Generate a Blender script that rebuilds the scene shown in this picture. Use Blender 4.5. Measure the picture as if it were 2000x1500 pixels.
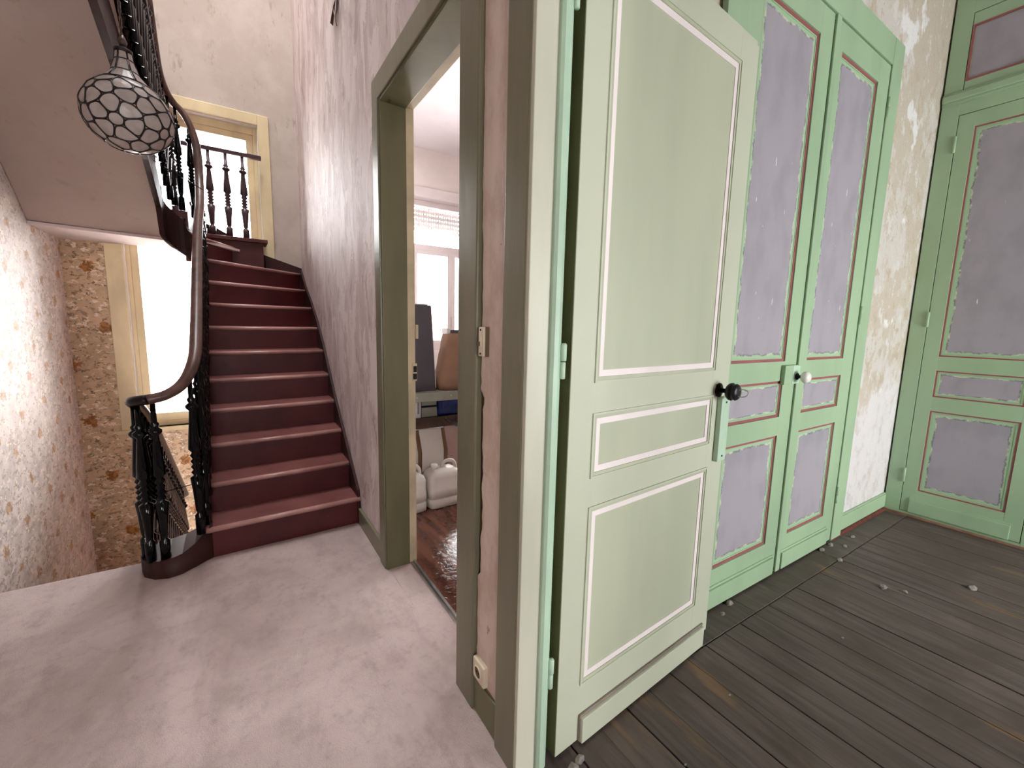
import bpy, bmesh, math, random
import numpy as np
from mathutils import Vector, Matrix
random.seed(7)
for o in list(bpy.data.objects): bpy.data.objects.remove(o)
SC = bpy.context.scene
COL = SC.collection
PI = math.pi

# ---------------------------------------------------------------- camera
H = 1.28
F_PX = 841.2
def cam_axes(yaw, pitch, roll):
    cy, sy = math.cos(yaw), math.sin(yaw); cp, sp = math.cos(pitch), math.sin(pitch); cr, sr = math.cos(roll), math.sin(roll)
    f = Vector((sy*cp, cy*cp, sp)); r = Vector((cy, -sy, 0)); d = f.cross(r)
    return cr*r + sr*d, -sr*r + cr*d, f
_r, _d, _f = cam_axes(math.radians(32.99), math.radians(-7.80), math.radians(-1.34))
cd = bpy.data.cameras.new('camera'); cd.sensor_width = 36.0; cd.sensor_fit = 'HORIZONTAL'
cd.lens = F_PX/2000*36.0; cd.clip_start = 0.02
cam = bpy.data.objects.new('camera', cd); COL.objects.link(cam)
m = Matrix.Identity(4)
for i in range(3):
    m[i][0] = _r[i]; m[i][1] = -_d[i]; m[i][2] = -_f[i]
m[0][3], m[1][3], m[2][3] = 0, 0, H
cam.matrix_world = m
SC.camera = cam

# ---------------------------------------------------------------- sky and exposure
w = bpy.data.worlds.new('sky'); SC.world = w; w.use_nodes = True
bg = w.node_tree.nodes['Background']
bg.inputs[0].default_value = (1.0, 0.965, 0.985, 1)
bg.inputs[1].default_value = 21.0
SC.view_settings.view_transform = 'Standard'; SC.view_settings.look = 'None'
SC.view_settings.exposure = 0.36; SC.view_settings.gamma = 1.0; SC.view_settings.use_curve_mapping = False
SC.cycles.max_bounces = 7; SC.cycles.diffuse_bounces = 5; SC.cycles.glossy_bounces = 3
SC.cycles.use_adaptive_sampling = True; SC.cycles.adaptive_threshold = 0.06; SC.cycles.adaptive_min_samples = 12
SC.cycles.transparent_max_bounces = 8; SC.cycles.sample_clamp_indirect = 12.0
SC.cycles.use_denoising = True
def portal(name, loc, rot, sx, sy):
    l = bpy.data.lights.new(name, 'AREA'); l.shape = 'RECTANGLE'; l.size = sx; l.size_y = sy
    l.cycles.is_portal = True
    o = bpy.data.objects.new(name, l); COL.objects.link(o); o.location = loc; o.rotation_euler = rot
# daylight openings: stair windows, store room window, and unseen openings added for light: bedroom, store side, landing, skylight
portal('daylight_stairs', (-.22, 5.15, 1.68), (-PI/2, 0, 0), 1.04, 2.8)
portal('daylight_store', (2.31, 5.15, 1.85), (-PI/2, 0, 0), 1.1, 1.9)
portal('daylight_added_bedroom', (2.95, -2.62, 1.1), (PI/2, 0, 0), 1.7, 1.6)
portal('daylight_added_store_side', (3.58, 3.4, 1.85), (0, PI/2, 0), 1.3, 1.4)
portal('daylight_added_landing', (-.45, -2.42, 1.5), (PI/2, 0, 0), .9, 1.1)
portal('daylight_added_skylight', (-.2, 3.45, 6.46), (0, 0, 0), 1.3, 2.1)

# ---------------------------------------------------------------- helpers
def s2l(c):
    return tuple(((x/255)/12.92 if x/255 <= .04045 else (((x/255)+.055)/1.055)**2.4) for x in c) + (1,)
class NT:
    def __init__(s, name):
        s.m = bpy.data.materials.new(name); s.m.use_nodes = True
        s.t = s.m.node_tree; s.b = s.t.nodes['Principled BSDF']; s.n = s.t.nodes; s.l = s.t.links
        s.tc = s.n.new('ShaderNodeTexCoord')
    def map(s, scale=(1, 1, 1), rot=(0, 0, 0), src='Object'):
        q = s.n.new('ShaderNodeMapping'); q.inputs['Scale'].default_value = scale; q.inputs['Rotation'].default_value = rot
        s.l.new(s.tc.outputs[src], q.inputs[0]); return q.outputs[0]
    def noise(s, v, scale, detail=4, rough=.55, dist=0):
        q = s.n.new('ShaderNodeTexNoise'); q.inputs['Scale'].default_value = scale; q.inputs['Detail'].default_value = detail
        q.inputs['Roughness'].default_value = rough; q.inputs['Distortion'].default_value = dist
        s.l.new(v, q.inputs['Vector']); return q.outputs['Fac']
    def vor(s, v, scale, feature='F1', rnd=1.0, out='Distance'):
        q = s.n.new('ShaderNodeTexVoronoi'); q.feature = feature; q.inputs['Scale'].default_value = scale
        q.inputs['Randomness'].default_value = rnd
        s.l.new(v, q.inputs['Vector']); return q.outputs[out]
    def ramp(s, fac, a, b, inv=False):
        q = s.n.new('ShaderNodeMapRange'); q.inputs['From Min'].default_value = a; q.inputs['From Max'].default_value = b
        q.interpolation_type = 'SMOOTHSTEP'
        if inv: q.inputs['To Min'].default_value = 1; q.inputs['To Max'].default_value = 0
        s.l.new(fac, q.inputs['Value']); return q.outputs[0]
    def math(s, op, a, b=None):
        q = s.n.new('ShaderNodeMath'); q.operation = op
        for i, x in enumerate((a, b)):
            if x is None: continue
            if isinstance(x, (int, float)): q.inputs[i].default_value = x
            else: s.l.new(x, q.inputs[i])
        return q.outputs[0]
    def mix(s, fac, a, b):
        q = s.n.new('ShaderNodeMix'); q.data_type = 'RGBA'
        for sock, x in ((q.inputs[0], fac), (q.inputs[6], a), (q.inputs[7], b)):
            if isinstance(x, (int, float)): sock.default_value = x
            elif isinstance(x, tuple): sock.default_value = x if len(x) == 4 else s2l(x)
            else: s.l.new(x, sock)
        return q.outputs[2]
    def base(s, c):
        if isinstance(c, tuple): s.b.inputs['Base Color'].default_value = c if len(c) == 4 else s2l(c)
        else: s.l.new(c, s.b.inputs['Base Color'])
    def bump(s, h, strength=.3, dist=.01):
        q = s.n.new('ShaderNodeBump'); q.inputs['Strength'].default_value = strength; q.inputs['Distance'].default_value = dist
        s.l.new(h, q.inputs['Height']); s.l.new(q.outputs[0], s.b.inputs['Normal'])
    def set(s, rough=.5, metal=0, spec=.5):
        s.b.inputs['Roughness'].default_value = rough; s.b.inputs['Metallic'].default_value = metal
        s.b.inputs['Specular IOR Level'].default_value = spec; return s
MATS = {}
def paint(name, col, rough=.5, var=.12, scale=3.0, stretch=(1, 1, 1), bump=.15, bscale=40, metal=0, spec=.5, col2=None, lo=.35, hi=.7):
    t = NT(name); v = t.map(stretch)
    c2 = col2 or tuple(max(0, x*(1-var)) for x in col)
    t.base(t.mix(t.ramp(t.noise(v, scale), lo, hi), col, c2))
    if bump: t.bump(t.noise(v, bscale, 3), bump, .004)
    t.set(rough, metal, spec); MATS[name] = t.m; return t.m

paint('olive_gloss', (123, 118, 96), .36, .10, 2.2, (3, 3, .6), .22, 14)
paint('olive_jamb', (112, 108, 78), .42, .12, 2.0, (3, 3, .5), .1, 20)
paint('cream_jamb', (206, 190, 160), .5, .15, 5)
paint('sage_door', (193, 197, 176), .48, .05, 1.6, (1, 1, .5), .06, 60)
paint('sage_panel', (184, 189, 164), .5, .07, 1.8, (1.5, 1, .35), .06, 60)
paint('pink_white', (238, 227, 227), .5, .04)
paint('mint', (160, 187, 152), .42, .07, 2.5, (1, 1, .5), .1, 40)
paint('mint_bead', (190, 218, 194), .38, .1, 5, (1, 1, .4), .25, 30)
paint('jamb_pale', (200, 200, 182), .45, .08, 4, (1, 1, .3), .15, 30)
paint('red_line', (156, 84, 88), .5, .08)
paint('red_strip', (118, 60, 54), .5, .25, 20)
paint('tan_strip', (150, 112, 92), .5, .2, 20)
paint('door_edge', (98, 100, 62), .5, .2, 6, (1, 1, .3))
paint('groove_brown', (140, 126, 116), .6, .15)
paint('groove_green', (116, 138, 116), .6, .15)
paint('cream_wood', (238, 220, 176), .4, .1, 4, (1, 1, .4), .12, 30)
paint('white_wood', (232, 226, 220), .45, .06, 4)
paint('pvc_white', (226, 214, 214), .35, .03, 4, bump=0)
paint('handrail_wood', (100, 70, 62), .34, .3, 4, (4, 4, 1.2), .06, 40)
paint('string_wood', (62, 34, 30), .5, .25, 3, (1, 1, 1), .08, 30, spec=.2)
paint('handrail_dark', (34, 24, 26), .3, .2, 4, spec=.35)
paint('iron_black', (6, 5, 7), .09, .2, 8, bump=0, spec=.3)
paint('guard_wood', (70, 44, 50), .35, .2, 6)
paint('ledge_wood', (100, 54, 50), .5, .2, 3, spec=.25)
paint('brass_dark', (66, 48, 30), .38, .3, 30, metal=.8)
paint('iron_dark', (40, 38, 44), .38, .25, 30, metal=.4)
paint('steel', (190, 188, 186), .28, .1, 20, metal=1.0, bump=0)
paint('porcelain', (236, 232, 226), .18, .02, bump=0)
paint('plastic_cream', (224, 210, 186), .35, .06, 10, bump=0)
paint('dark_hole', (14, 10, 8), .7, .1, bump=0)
paint('slot_dark', (110, 88, 62), .6, .1, bump=0)
paint('metal_grey', (146, 146, 136), .42, .08, 5, metal=.2)
paint('board_grey', (72, 66, 74), .6, .1, 3)
paint('board_edge', (200, 196, 190), .6, .1, 3)
paint('kraft', (142, 108, 86), .65, .2, 3, (1, 1, 1), .5, 9)
paint('bag_blue', (18, 40, 118), .4, .3, 6, bump=.6, bscale=12)
paint('jug_white', (212, 206, 200), .38, .06, 4, bump=.05)
paint('carton_white', (205, 198, 192), .6, .06, 4)
paint('tape_brown', (112, 82, 56), .45, .1, 4)
paint('wood_dark', (78, 54, 40), .5, .25, 4, (1, 6, 6))
paint('old_board', (98, 74, 46), .7, .35, 9, (1, 1, .4), .5, 30)
paint('paper', (226, 222, 226), .7, .06, 30)
paint('red_cloth', (120, 58, 62), .7, .2, 8)
paint('cord_brown', (84, 62, 52), .4, .2, 20)
paint('lead', (46, 34, 34), .4, .2, 20, metal=.4)
paint('plaster_bit', (150, 142, 136), .9, .25, 30, bump=.6, bscale=60)
paint('ceiling_paint', (236, 229, 232), .8, .04, 2)
paint('store_wall', (236, 226, 222), .8, .05, 2, bump=.1)
paint('neighbour_dummy', (200, 190, 185), .9, .05, 2)

def mk_wall_streak():
    t = NT('scraped_wall'); v = t.map((1.3, 1.3, .5)); v2 = t.map((1, 1, 1))
    n1 = t.noise(v, 5.0, 7, .66, .5); n2 = t.noise(v2, 1.3, 3)
    c = t.mix(t.ramp(n1, .40, .60), (214, 199, 197), (196, 178, 176))
    c = t.mix(t.ramp(n2, .5, .75), c, (202, 186, 180))
    n3 = t.noise(t.map((1.3, 1.3, .6)), 6.0, 6, .66, .5)
    c = t.mix(t.ramp(n3, .60, .70), c, (180, 160, 156))
    c = t.mix(t.ramp(t.noise(v2, 26, 2), .75, .79), c, (138, 110, 96))
    n4 = t.noise(t.map((1.0, 1.0, .40)), 7.0, 6, .66, .6)
    c = t.mix(t.ramp(n4, .53, .56), c, (222, 208, 206))
    c = t.mix(t.ramp(n4, .40, .37), c, (178, 156, 152))
    t.base(c); t.set(.58)
    h = t.math('ADD', t.ramp(n4, .50, .56), t.math('MULTIPLY', n3, .8))
    t.bump(h, .5, .006); MATS['scraped_wall'] = t.m
mk_wall_streak()
def mk_strip():
    t = NT('strip_wall'); v = t.map((1.6, 1.6, .8)); n1 = t.noise(v, 6, 8, .7, .1); n3 = t.noise(t.map(), 14, 3)
    c = t.mix(t.ramp(n1, .4, .62), (216, 196, 184), (198, 174, 160))
    c = t.mix(t.ramp(n3, .68, .74), c, (120, 84, 60))
    t.base(c); t.set(.6); t.bump(n1, .5, .008); MATS['strip_wall'] = t.m
mk_strip()
def mk_plaster(name, a, b, c3, bs=.5):
    t = NT(name); v = t.map((1.2, 1.2, 1)); n1 = t.noise(v, 1.7, 6, .65); n2 = t.noise(t.map((2, 2, .8)), 5, 6, .7, .3)
    c = t.mix(t.ramp(n1, .42, .6), a, b); c = t.mix(t.ramp(n2, .58, .68), c, c3)
    t.base(c); t.set(.85); t.bump(t.math('ADD', n2, t.math('MULTIPLY', t.noise(v, 40, 3), .4)), bs, .01); MATS[name] = t.m
mk_plaster('stair_plaster', (196, 184, 174), (184, 171, 160), (170, 156, 144), .15)
mk_plaster('soffit_plaster', (188, 170, 161), (183, 164, 155), (176, 157, 147), .08)
mk_plaster('soffit_pale', (226, 210, 206), (220, 204, 200), (214, 198, 192), .05)
def mk_peeled():
    t = NT('peeled_plaster'); v = t.map((1, 1, .8)); n1 = t.noise(v, 3.4, 9, .68); n2 = t.noise(t.map((1.2, 1, .9)), 7.5, 8, .72); n3 = t.noise(t.map((1, 1, 1)), 1.9, 5, .6)
    c = t.mix(t.ramp(n1, .47, .53), (208, 202, 194), (198, 187, 170))
    c = t.mix(t.ramp(n2, .56, .60), c, (190, 175, 154)); c = t.mix(t.ramp(n2, .43, .39), c, (216, 212, 206))
    c = t.mix(t.ramp(n3, .57, .61), c, (232, 230, 229))
    sep = t.n.new('ShaderNodeSeparateXYZ'); t.l.new(t.tc.outputs['Object'], sep.inputs[0])
    low = t.ramp(t.math('ADD', sep.outputs[2], t.math('MULTIPLY', n1, 1.4)), 1.45, 1.75, True)
    c = t.mix(low, c, t.mix(t.ramp(n2, .48, .64), (222, 218, 218), (206, 198, 193)))
    t.base(c); t.set(.9)
    t.bump(t.math('ADD', t.math('ADD', n1, n2), t.math('MULTIPLY', t.noise(t.map(), 60, 4), .35)), .9, .02)
    MATS['peeled_plaster'] = t.m
mk_peeled()
def mk_wallpaper(name, basec, tint, k, ax):
    t = NT(name)
    # regular half-drop repeat of ochre roses, with sage and grey leaves between
    v0 = t.map(); nz = t.n.new('ShaderNodeTexNoise'); nz.inputs['Scale'].default_value = 22; nz.inputs['Detail'].default_value = 3
    t.l.new(v0, nz.inputs['Vector'])
    sub = t.n.new('ShaderNodeVectorMath'); sub.operation = 'SUBTRACT'; t.l.new(nz.outputs['Color'], sub.inputs[0]); sub.inputs[1].default_value = (.5, .5, .5)
    scl = t.n.new('ShaderNodeVectorMath'); scl.operation = 'SCALE'; scl.inputs['Scale'].default_value = .055; t.l.new(sub.outputs[0], scl.inputs[0])
    add = t.n.new('ShaderNodeVectorMath'); add.operation = 'ADD'; t.l.new(v0, add.inputs[0]); t.l.new(scl.outputs[0], add.inputs[1])
    v = add.outputs[0]
    mixc = lambda a, b, f: tuple(int(x*(1-f)+y*f) for x, y in zip(a, b))
    st_ = t.n.new('ShaderNodeVectorMath'); st_.operation = 'MULTIPLY'; st_.inputs[1].default_value = (1, 1, 1.7); t.l.new(v, st_.inputs[0]); vs_ = st_.outputs[0]
    c = t.mix(t.ramp(t.noise(v, 9, 4), .42, .60), basec, tuple(int(x*.91) for x in basec))
    c = t.mix(t.ramp(t.noise(vs_, 20, 3, .6), .56, .61), c, mixc(basec, (126, 106, 78), .62*k))
    off_ = t.n.new('ShaderNodeVectorMath'); off_.operation = 'ADD'; off_.inputs[1].default_value = (3.1, 7.7, 1.3); t.l.new(vs_, off_.inputs[0])
    c = t.mix(t.ramp(t.noise(off_.outputs[0], 19, 3, .6), .58, .63), c, mixc(basec, (250, 240, 228), .75))
    off2 = t.n.new('ShaderNodeVectorMath'); off2.operation = 'ADD'; off2.inputs[1].default_value = (13.1, 2.7, 5.3); t.l.new(vs_, off2.inputs[0])
    c = t.mix(t.ramp(t.noise(off2.outputs[0], 30, 3, .6), .60, .65), c, mixc(basec, (88, 74, 54), .62*k))
    sp_ = t.n.new('ShaderNodeSeparateXYZ'); t.l.new(v, sp_.inputs[0]); cb_ = t.n.new('ShaderNodeCombineXYZ')
    t.l.new(sp_.outputs[ax], cb_.inputs[0]); t.l.new(sp_.outputs[2], cb_.inputs[1])
    rm = t.n.new('ShaderNodeMapping'); rm.inputs['Rotation'].default_value = (0, 0, .62); t.l.new(cb_.outputs[0], rm.inputs[0])
    vq = t.n.new('ShaderNodeTexVoronoi'); vq.voronoi_dimensions = '2D'; vq.inputs['Scale'].default_value = (2.7, 3.7)[ax]; vq.inputs['Randomness'].default_value = .3; t.l.new(rm.outputs[0], vq.inputs['Vector'])
    rose = vq.outputs['Distance']
    c = t.mix(t.ramp(t.math('ADD', rose, t.math('MULTIPLY', t.noise(v, 30, 4, .65), .42)), .31, .35, True), c, t.mix(t.ramp(t.noise(v, 38, 3), .42, .58), tint, mixc(tint, (80, 50, 24), .45*k)))
    t.base(c); t.set(.55); t.bump(t.noise(v, 30, 3), .35, .004); MATS[name] = t.m
mk_wallpaper('wallpaper_far', (216, 186, 150), (182, 122, 62), 1.0, 0)
mk_wallpaper('wallpaper_left', (230, 219, 214), (206, 168, 136), .62, 1)
def mk_carpet():
    t = NT('carpet'); v = t.map(); n1 = t.noise(v, 1.6, 5, .6, .6); n2 = t.noise(t.map((1, .35, 1)), 3.4, 5, .65, .8); f = t.noise(v, 260, 2)
    c = t.mix(t.ramp(n1, .36, .66), (202, 184, 180), (180, 162, 158))
    c = t.mix(t.ramp(n2, .42, .88), c, (158, 140, 136))
    c = t.mix(t.ramp(t.noise(v, 20, 5, .7), .50, .92), c, (150, 133, 129))
    c = t.mix(t.ramp(t.noise(t.map((1, .6, 1)), 7, 6, .7), .46, .76), c, (168, 151, 147))
    c = t.mix(t.math('MULTIPLY', f, .25), c, (140, 126, 124))
    t.base(c); t.set(.95, 0, .15)
    t.bump(t.math('ADD', f, t.math('MULTIPLY', t.noise(v, 45, 4, .7), 1.4)), .5, .006); MATS['carpet'] = t.m
mk_carpet()
def mk_plank():
    t = NT('plank_wood'); oi = t.n.new('ShaderNodeObjectInfo')
    v0 = t.map((9, .8, 4)); va = t.n.new('ShaderNodeVectorMath'); va.operation = 'ADD'; t.l.new(v0, va.inputs[0])
    cmb = t.n.new('ShaderNodeCombineXYZ'); t.l.new(t.math('MULTIPLY', oi.outputs['Random'], 40.0), cmb.inputs[0]); t.l.new(cmb.outputs[0], va.inputs[1])
    n1 = t.noise(va.outputs[0], 2.6, 6, .65, .6); n2 = t.noise(t.map((1, 1, 1)), 2.6, 5, .6, .5)
    c = t.mix(t.ramp(n1, .35, .7), (106, 92, 88), (72, 62, 59))
    c = t.mix(t.ramp(n2, .45, .7), c, (84, 71, 65))
    c = t.mix(t.math('MULTIPLY', oi.outputs['Random'], .35), c, (66, 56, 50))
    c = t.mix(t.ramp(t.noise(t.map((3, .6, 1)), 3, 4), .6, .72), c, (118, 92, 70))
    t.base(c); t.l.new(t.ramp(n2, .2, .9), t.b.inputs['Roughness']); t.b.inputs['Roughness'].default_value = .5
    rr = t.n.new('ShaderNodeMapRange'); rr.inputs['To Min'].default_value = .42; rr.inputs['To Max'].default_value = .7; t.l.new(n2, rr.inputs['Value']); t.l.new(rr.outputs[0], t.b.inputs['Roughness'])
    t.bump(n1, .3, .004); MATS['plank_wood'] = t.m
mk_plank()
def mk_lino():
    t = NT('lino'); n1 = t.noise(t.map((8, 1, 1), (0, 0, .9)), 2, 4)
    t.base(t.mix(t.ramp(n1, .4, .6), (104, 64, 48), (80, 46, 36))); t.set(.14)
    t.bump(t.noise(t.map((1, 1, 1)), 26, 4, .6, .8), .22, .01); MATS['lino'] = t.m
mk_lino()
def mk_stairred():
    for nm, a, b, c3, ro in (('stair_red', (92, 36, 38), (74, 28, 31), (104, 54, 52), .38), ('stair_tread', (132, 84, 80), (110, 62, 60), (150, 106, 100), .36), ('stair_nosing_highlight', (182, 138, 132), (150, 104, 99), (196, 156, 148), .32)):  # nosing colour carries a painted edge highlight; tread colour holds dust and sheen
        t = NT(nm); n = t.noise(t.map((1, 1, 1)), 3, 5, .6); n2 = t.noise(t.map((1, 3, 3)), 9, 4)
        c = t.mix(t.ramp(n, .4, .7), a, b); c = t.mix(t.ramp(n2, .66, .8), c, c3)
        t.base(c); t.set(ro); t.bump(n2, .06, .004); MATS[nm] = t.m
mk_stairred()
def mk_greypanel(name, grey, green):
    t = NT(name); at = t.n.new('ShaderNodeAttribute'); at.attribute_name = 'edge'
    n = t.noise(t.map(), 48, 5, .75); n0 = t.noise(t.map(), 7, 4, .6)
    e = t.math('ADD', at.outputs['Fac'], t.math('ADD', t.math('MULTIPLY', t.math('SUBTRACT', n, .5), .62), t.math('MULTIPLY', t.math('SUBTRACT', n0, .5), .6)))
    g = t.mix(t.ramp(t.noise(t.map((1, 1, .6)), 6, 4), .4, .7), grey, tuple(int(x*.93) for x in grey))
    g = t.mix(t.ramp(t.noise(t.map((6, 6, 1.2)), 9, 2), .765, .78), g, (222, 222, 218))
    band = t.mix(t.ramp(t.noise(t.map(), 17, 3), .45, .6), tuple(int(x*.78) for x in grey), (196, 206, 178))
    c = t.mix(t.ramp(e, .50, .56), green, band); c = t.mix(t.ramp(e, .62, .72), c, g)
    t.base(c); t.set(.55); t.bump(t.ramp(e, .5, .56), .25, .003); MATS[name] = t.m
mk_greypanel('grey_panel', (160, 154, 163), (160, 190, 154))
def mk_capiz():
    t = NT('capiz'); n = t.noise(t.map(), 24, 4, .6)
    t.base(t.mix(t.ramp(n, .35, .7), (232, 222, 216), (200, 188, 182))); t.set(.3)
    t.b.inputs['Transmission Weight'].default_value = .0
    tr = t.n.new('ShaderNodeBsdfTranslucent'); tr.inputs[0].default_value = s2l((210, 196, 190))
    mx = t.n.new('ShaderNodeMixShader'); mx.inputs[0].default_value = .5
    out = t.n['Material Output']; t.l.new(t.b.outputs[0], mx.inputs[1]); t.l.new(tr.outputs[0], mx.inputs[2]); t.l.new(mx.outputs[0], out.inputs[0])
    MATS['capiz'] = t.m
mk_capiz()
def mk_glass():
    t = NT('window_glass'); tr = t.n.new('ShaderNodeBsdfTransparent'); gl = t.n.new('ShaderNodeBsdfGlossy'); gl.inputs['Roughness'].default_value = .02
    fr = t.n.new('ShaderNodeFresnel'); fr.inputs[0].default_value = 1.45
    tr.inputs[0].default_value = (.96, .98, .97, 1)
    mx = t.n.new('ShaderNodeMixShader'); t.l.new(fr.outputs[0], mx.inputs[0]); t.l.new(tr.outputs[0], mx.inputs[1]); t.l.new(gl.outputs[0], mx.inputs[2])
    t.l.new(mx.outputs[0], t.n['Material Output'].inputs[0]); MATS['window_glass'] = t.m
mk_glass()
def mk_brick():
    t = NT('neighbour_brick'); q = t.n.new('ShaderNodeTexBrick'); q.inputs['Scale'].default_value = 4.2
    q.inputs['Color1'].default_value = s2l((216, 206, 200)); q.inputs['Color2'].default_value = s2l((196, 184, 178)); q.inputs['Mortar'].default_value = s2l((240, 238, 236))
    t.l.new(t.map((1, 1, 1), (PI/2, 0, 0)), q.inputs['Vector']); t.base(q.outputs[0]); t.set(.9); MATS['neighbour_brick'] = t.m
mk_brick()

class MB:
    """collects shapes, then links them as one mesh object"""
    def __init__(s): s.v = []; s.f = []; s.sm = []; s.edge = None
    def add(s, vs, fs, smooth=False):
        k = len(s.v); s.v += [tuple(x) for x in vs]
        for f in fs: s.f.append(tuple(i+k for i in f)); s.sm.append(smooth)
        return s
    def box(s, a, b, bev=0.0):
        x0, x1 = sorted((a[0], b[0])); y0, y1 = sorted((a[1], b[1])); z0, z1 = sorted((a[2], b[2]))
        if bev <= 0:
            s.add([(x0, y0, z0), (x1, y0, z0), (x1, y1, z0), (x0, y1, z0), (x0, y0, z1), (x1, y0, z1), (x1, y1, z1), (x0, y1, z1)],
                  [(0, 3, 2, 1), (4, 5, 6, 7), (0, 1, 5, 4), (1, 2, 6, 5), (2, 3, 7, 6), (3, 0, 4, 7)])
        else:
            bm = bmesh.new(); bmesh.ops.create_cube(bm, size=1)
            for v in bm.verts: v.co = ((x0+x1)/2+v.co.x*(x1-x0), (y0+y1)/2+v.co.y*(y1-y0), (z0+z1)/2+v.co.z*(z1-z0))
            b_ = min(bev, .45*min(x1-x0, y1-y0, z1-z0))
            bmesh.ops.bevel(bm, geom=bm.edges[:], offset=b_, segments=2, profile=.6, affect='EDGES')
            s.bm(bm)
        return s
    def bm(s, bm, smooth=False):
        bm.verts.index_update(); s.add([v.co[:] for v in bm.verts], [[v.index for v in f.verts] for f in bm.faces], smooth); bm.free(); return s
    def prism(s, pts, y0, y1, axis='Y'):
        n = len(pts)
        P = lambda p, d: (p[0], d, p[1]) if axis == 'Y' else ((p[0], p[1], d) if axis == 'Z' else (d, p[0], p[1]))
        vs = [P(p, y0) for p in pts] + [P(p, y1) for p in pts]
        fs = [tuple(range(n)), tuple(range(2*n-1, n-1, -1))] + [(i, i+n, (i+1) % n+n, (i+1) % n) for i in range(n)]
        return s.add(vs, fs)
    def lathe(s, prof, c=(0, 0, 0), seg=10, axis='Z', smooth=True):
        vs = []; n = len(prof)
        for r, h in prof:
            for i in range(seg):
                a = 2*PI*i/seg; x, y = r*math.cos(a), r*math.sin(a)
                p = (x, y, h) if axis == 'Z' else ((x, h, y) if axis == 'Y' else (h, x, y))
                vs.append((c[0]+p[0], c[1]+p[1], c[2]+p[2]))
        fs = [(j*seg+i, j*seg+(i+1) % seg, (j+1)*seg+(i+1) % seg, (j+1)*seg+i) for j in range(n-1) for i in range(seg)]
        fs += [tuple(range(seg-1, -1, -1)), tuple(range((n-1)*seg, n*seg))]
        return s.add(vs, fs, smooth)
    def sweep(s, path, prof, closed=False, up=Vector((0, 0, 1)), smooth=True):
        P = [Vector(p) for p in path]; n = len(P); m_ = len(prof); vs = []
        for i in range(n):
            a = P[(i-1) % n] if closed or i > 0 else P[i]; b = P[(i+1) % n] if closed or i < n-1 else P[i]
            t = (b-a).normalized(); sd = t.cross(up)
            if sd.length < 1e-4: sd = Vector((1, 0, 0))
            sd.normalize(); u = sd.cross(t)
            for q in prof: vs.append((P[i]+sd*q[0]+u*q[1])[:])
        fs = []
        for i in range(n if closed else n-1):
            j = (i+1) % n
            for k in range(m_): fs.append((i*m_+k, i*m_+(k+1) % m_, j*m_+(k+1) % m_, j*m_+k))
        if not closed: fs += [tuple(range(m_-1, -1, -1)), tuple(range((n-1)*m_, n*m_))]
        return s.add(vs, fs, smooth)
    def tube(s, path, r, seg=6, closed=False):
        return s.sweep(path, [(r*math.cos(2*PI*i/seg), r*math.sin(2*PI*i/seg)) for i in range(seg)], closed)
    def ring(s, x0, x1, z0, z1, wd, y0, y1):
        """mitred rectangular frame in the XZ plane: outer x0..x1, z0..z1, width wd, from y0 (front) to y1"""
        for (a, b, c, d) in (((x0, z0), (x1, z0), (x1-wd, z0+wd), (x0+wd, z0+wd)), ((x1, z0), (x1, z1), (x1-wd, z1-wd), (x1-wd, z0+wd)),
                             ((x1, z1), (x0, z1), (x0+wd, z1-wd), (x1-wd, z1-wd)), ((x0, z1), (x0, z0), (x0+wd, z0+wd), (x0+wd, z1-wd))):
            s.prism([a, b, c, d], y0, y1)
        return s
    def build(s, name, mat, parent=None, label=None, cat=None, group=None, kind=None, loc=None):
        me = bpy.data.meshes.new(name); me.from_pydata(s.v, [], s.f); me.materials.append(MATS[mat] if isinstance(mat, str) else mat)
        for p, q in zip(me.polygons, s.sm): p.use_smooth = q
        bm = bmesh.new(); bm.from_mesh(me); bmesh.ops.recalc_face_normals(bm, faces=bm.faces); bm.to_mesh(me); bm.free()
        o = bpy.data.objects.new(name, me); COL.objects.link(o)
        if parent: o.parent = parent
        if loc: o.location = loc
        tag(o, label, cat, group, kind); return o
def tag(o, label=None, cat=None, group=None, kind=None):
    for k, v in (('label', label), ('category', cat), ('group', group), ('kind', kind)):
        if v: o[k] = v
    return o
def empty(name, loc=(0, 0, 0), rz=0, label=None, cat=None, group=None, kind=None):
    o = bpy.data.objects.new(name, None); COL.objects.link(o); o.location = loc; o.rotation_euler = (0, 0, rz); o.empty_display_size = .1
    return tag(o, label, cat, group, kind)
def copy_part(o, parent, loc=None, name=None):
    c = o.copy(); COL.objects.link(c); c.parent = parent
    if loc is not None: c.location = loc
    return c
def part_box(name, a, b, mat, parent, bev=0.0, label=None):
    return MB().box(a, b, bev).build(name, mat, parent, label)
def struct(name, mb, mat, label, parent=None): return mb.build(name, mat, parent, label, kind='structure')

# ================================================================ THE SETTING
XW = .63            # landing side of the partition wall
XB = .705           # bedroom side of the partition wall
YF = 4.95           # face of the stair wall with the windows
XL = -1.12          # left wall of the stairwell
D1a, D1b, D1t = 1.258, 2.105, 2.277      # store room doorway
D2b, D2t = .880, 2.285                   # bedroom doorway (far jamb), near jamb at D2a
D2a = -.02
ZC = 3.55           # ceilings of this floor
ZT = 6.4            # top of the stairwell
LO = -2.85          # floor below

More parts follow.
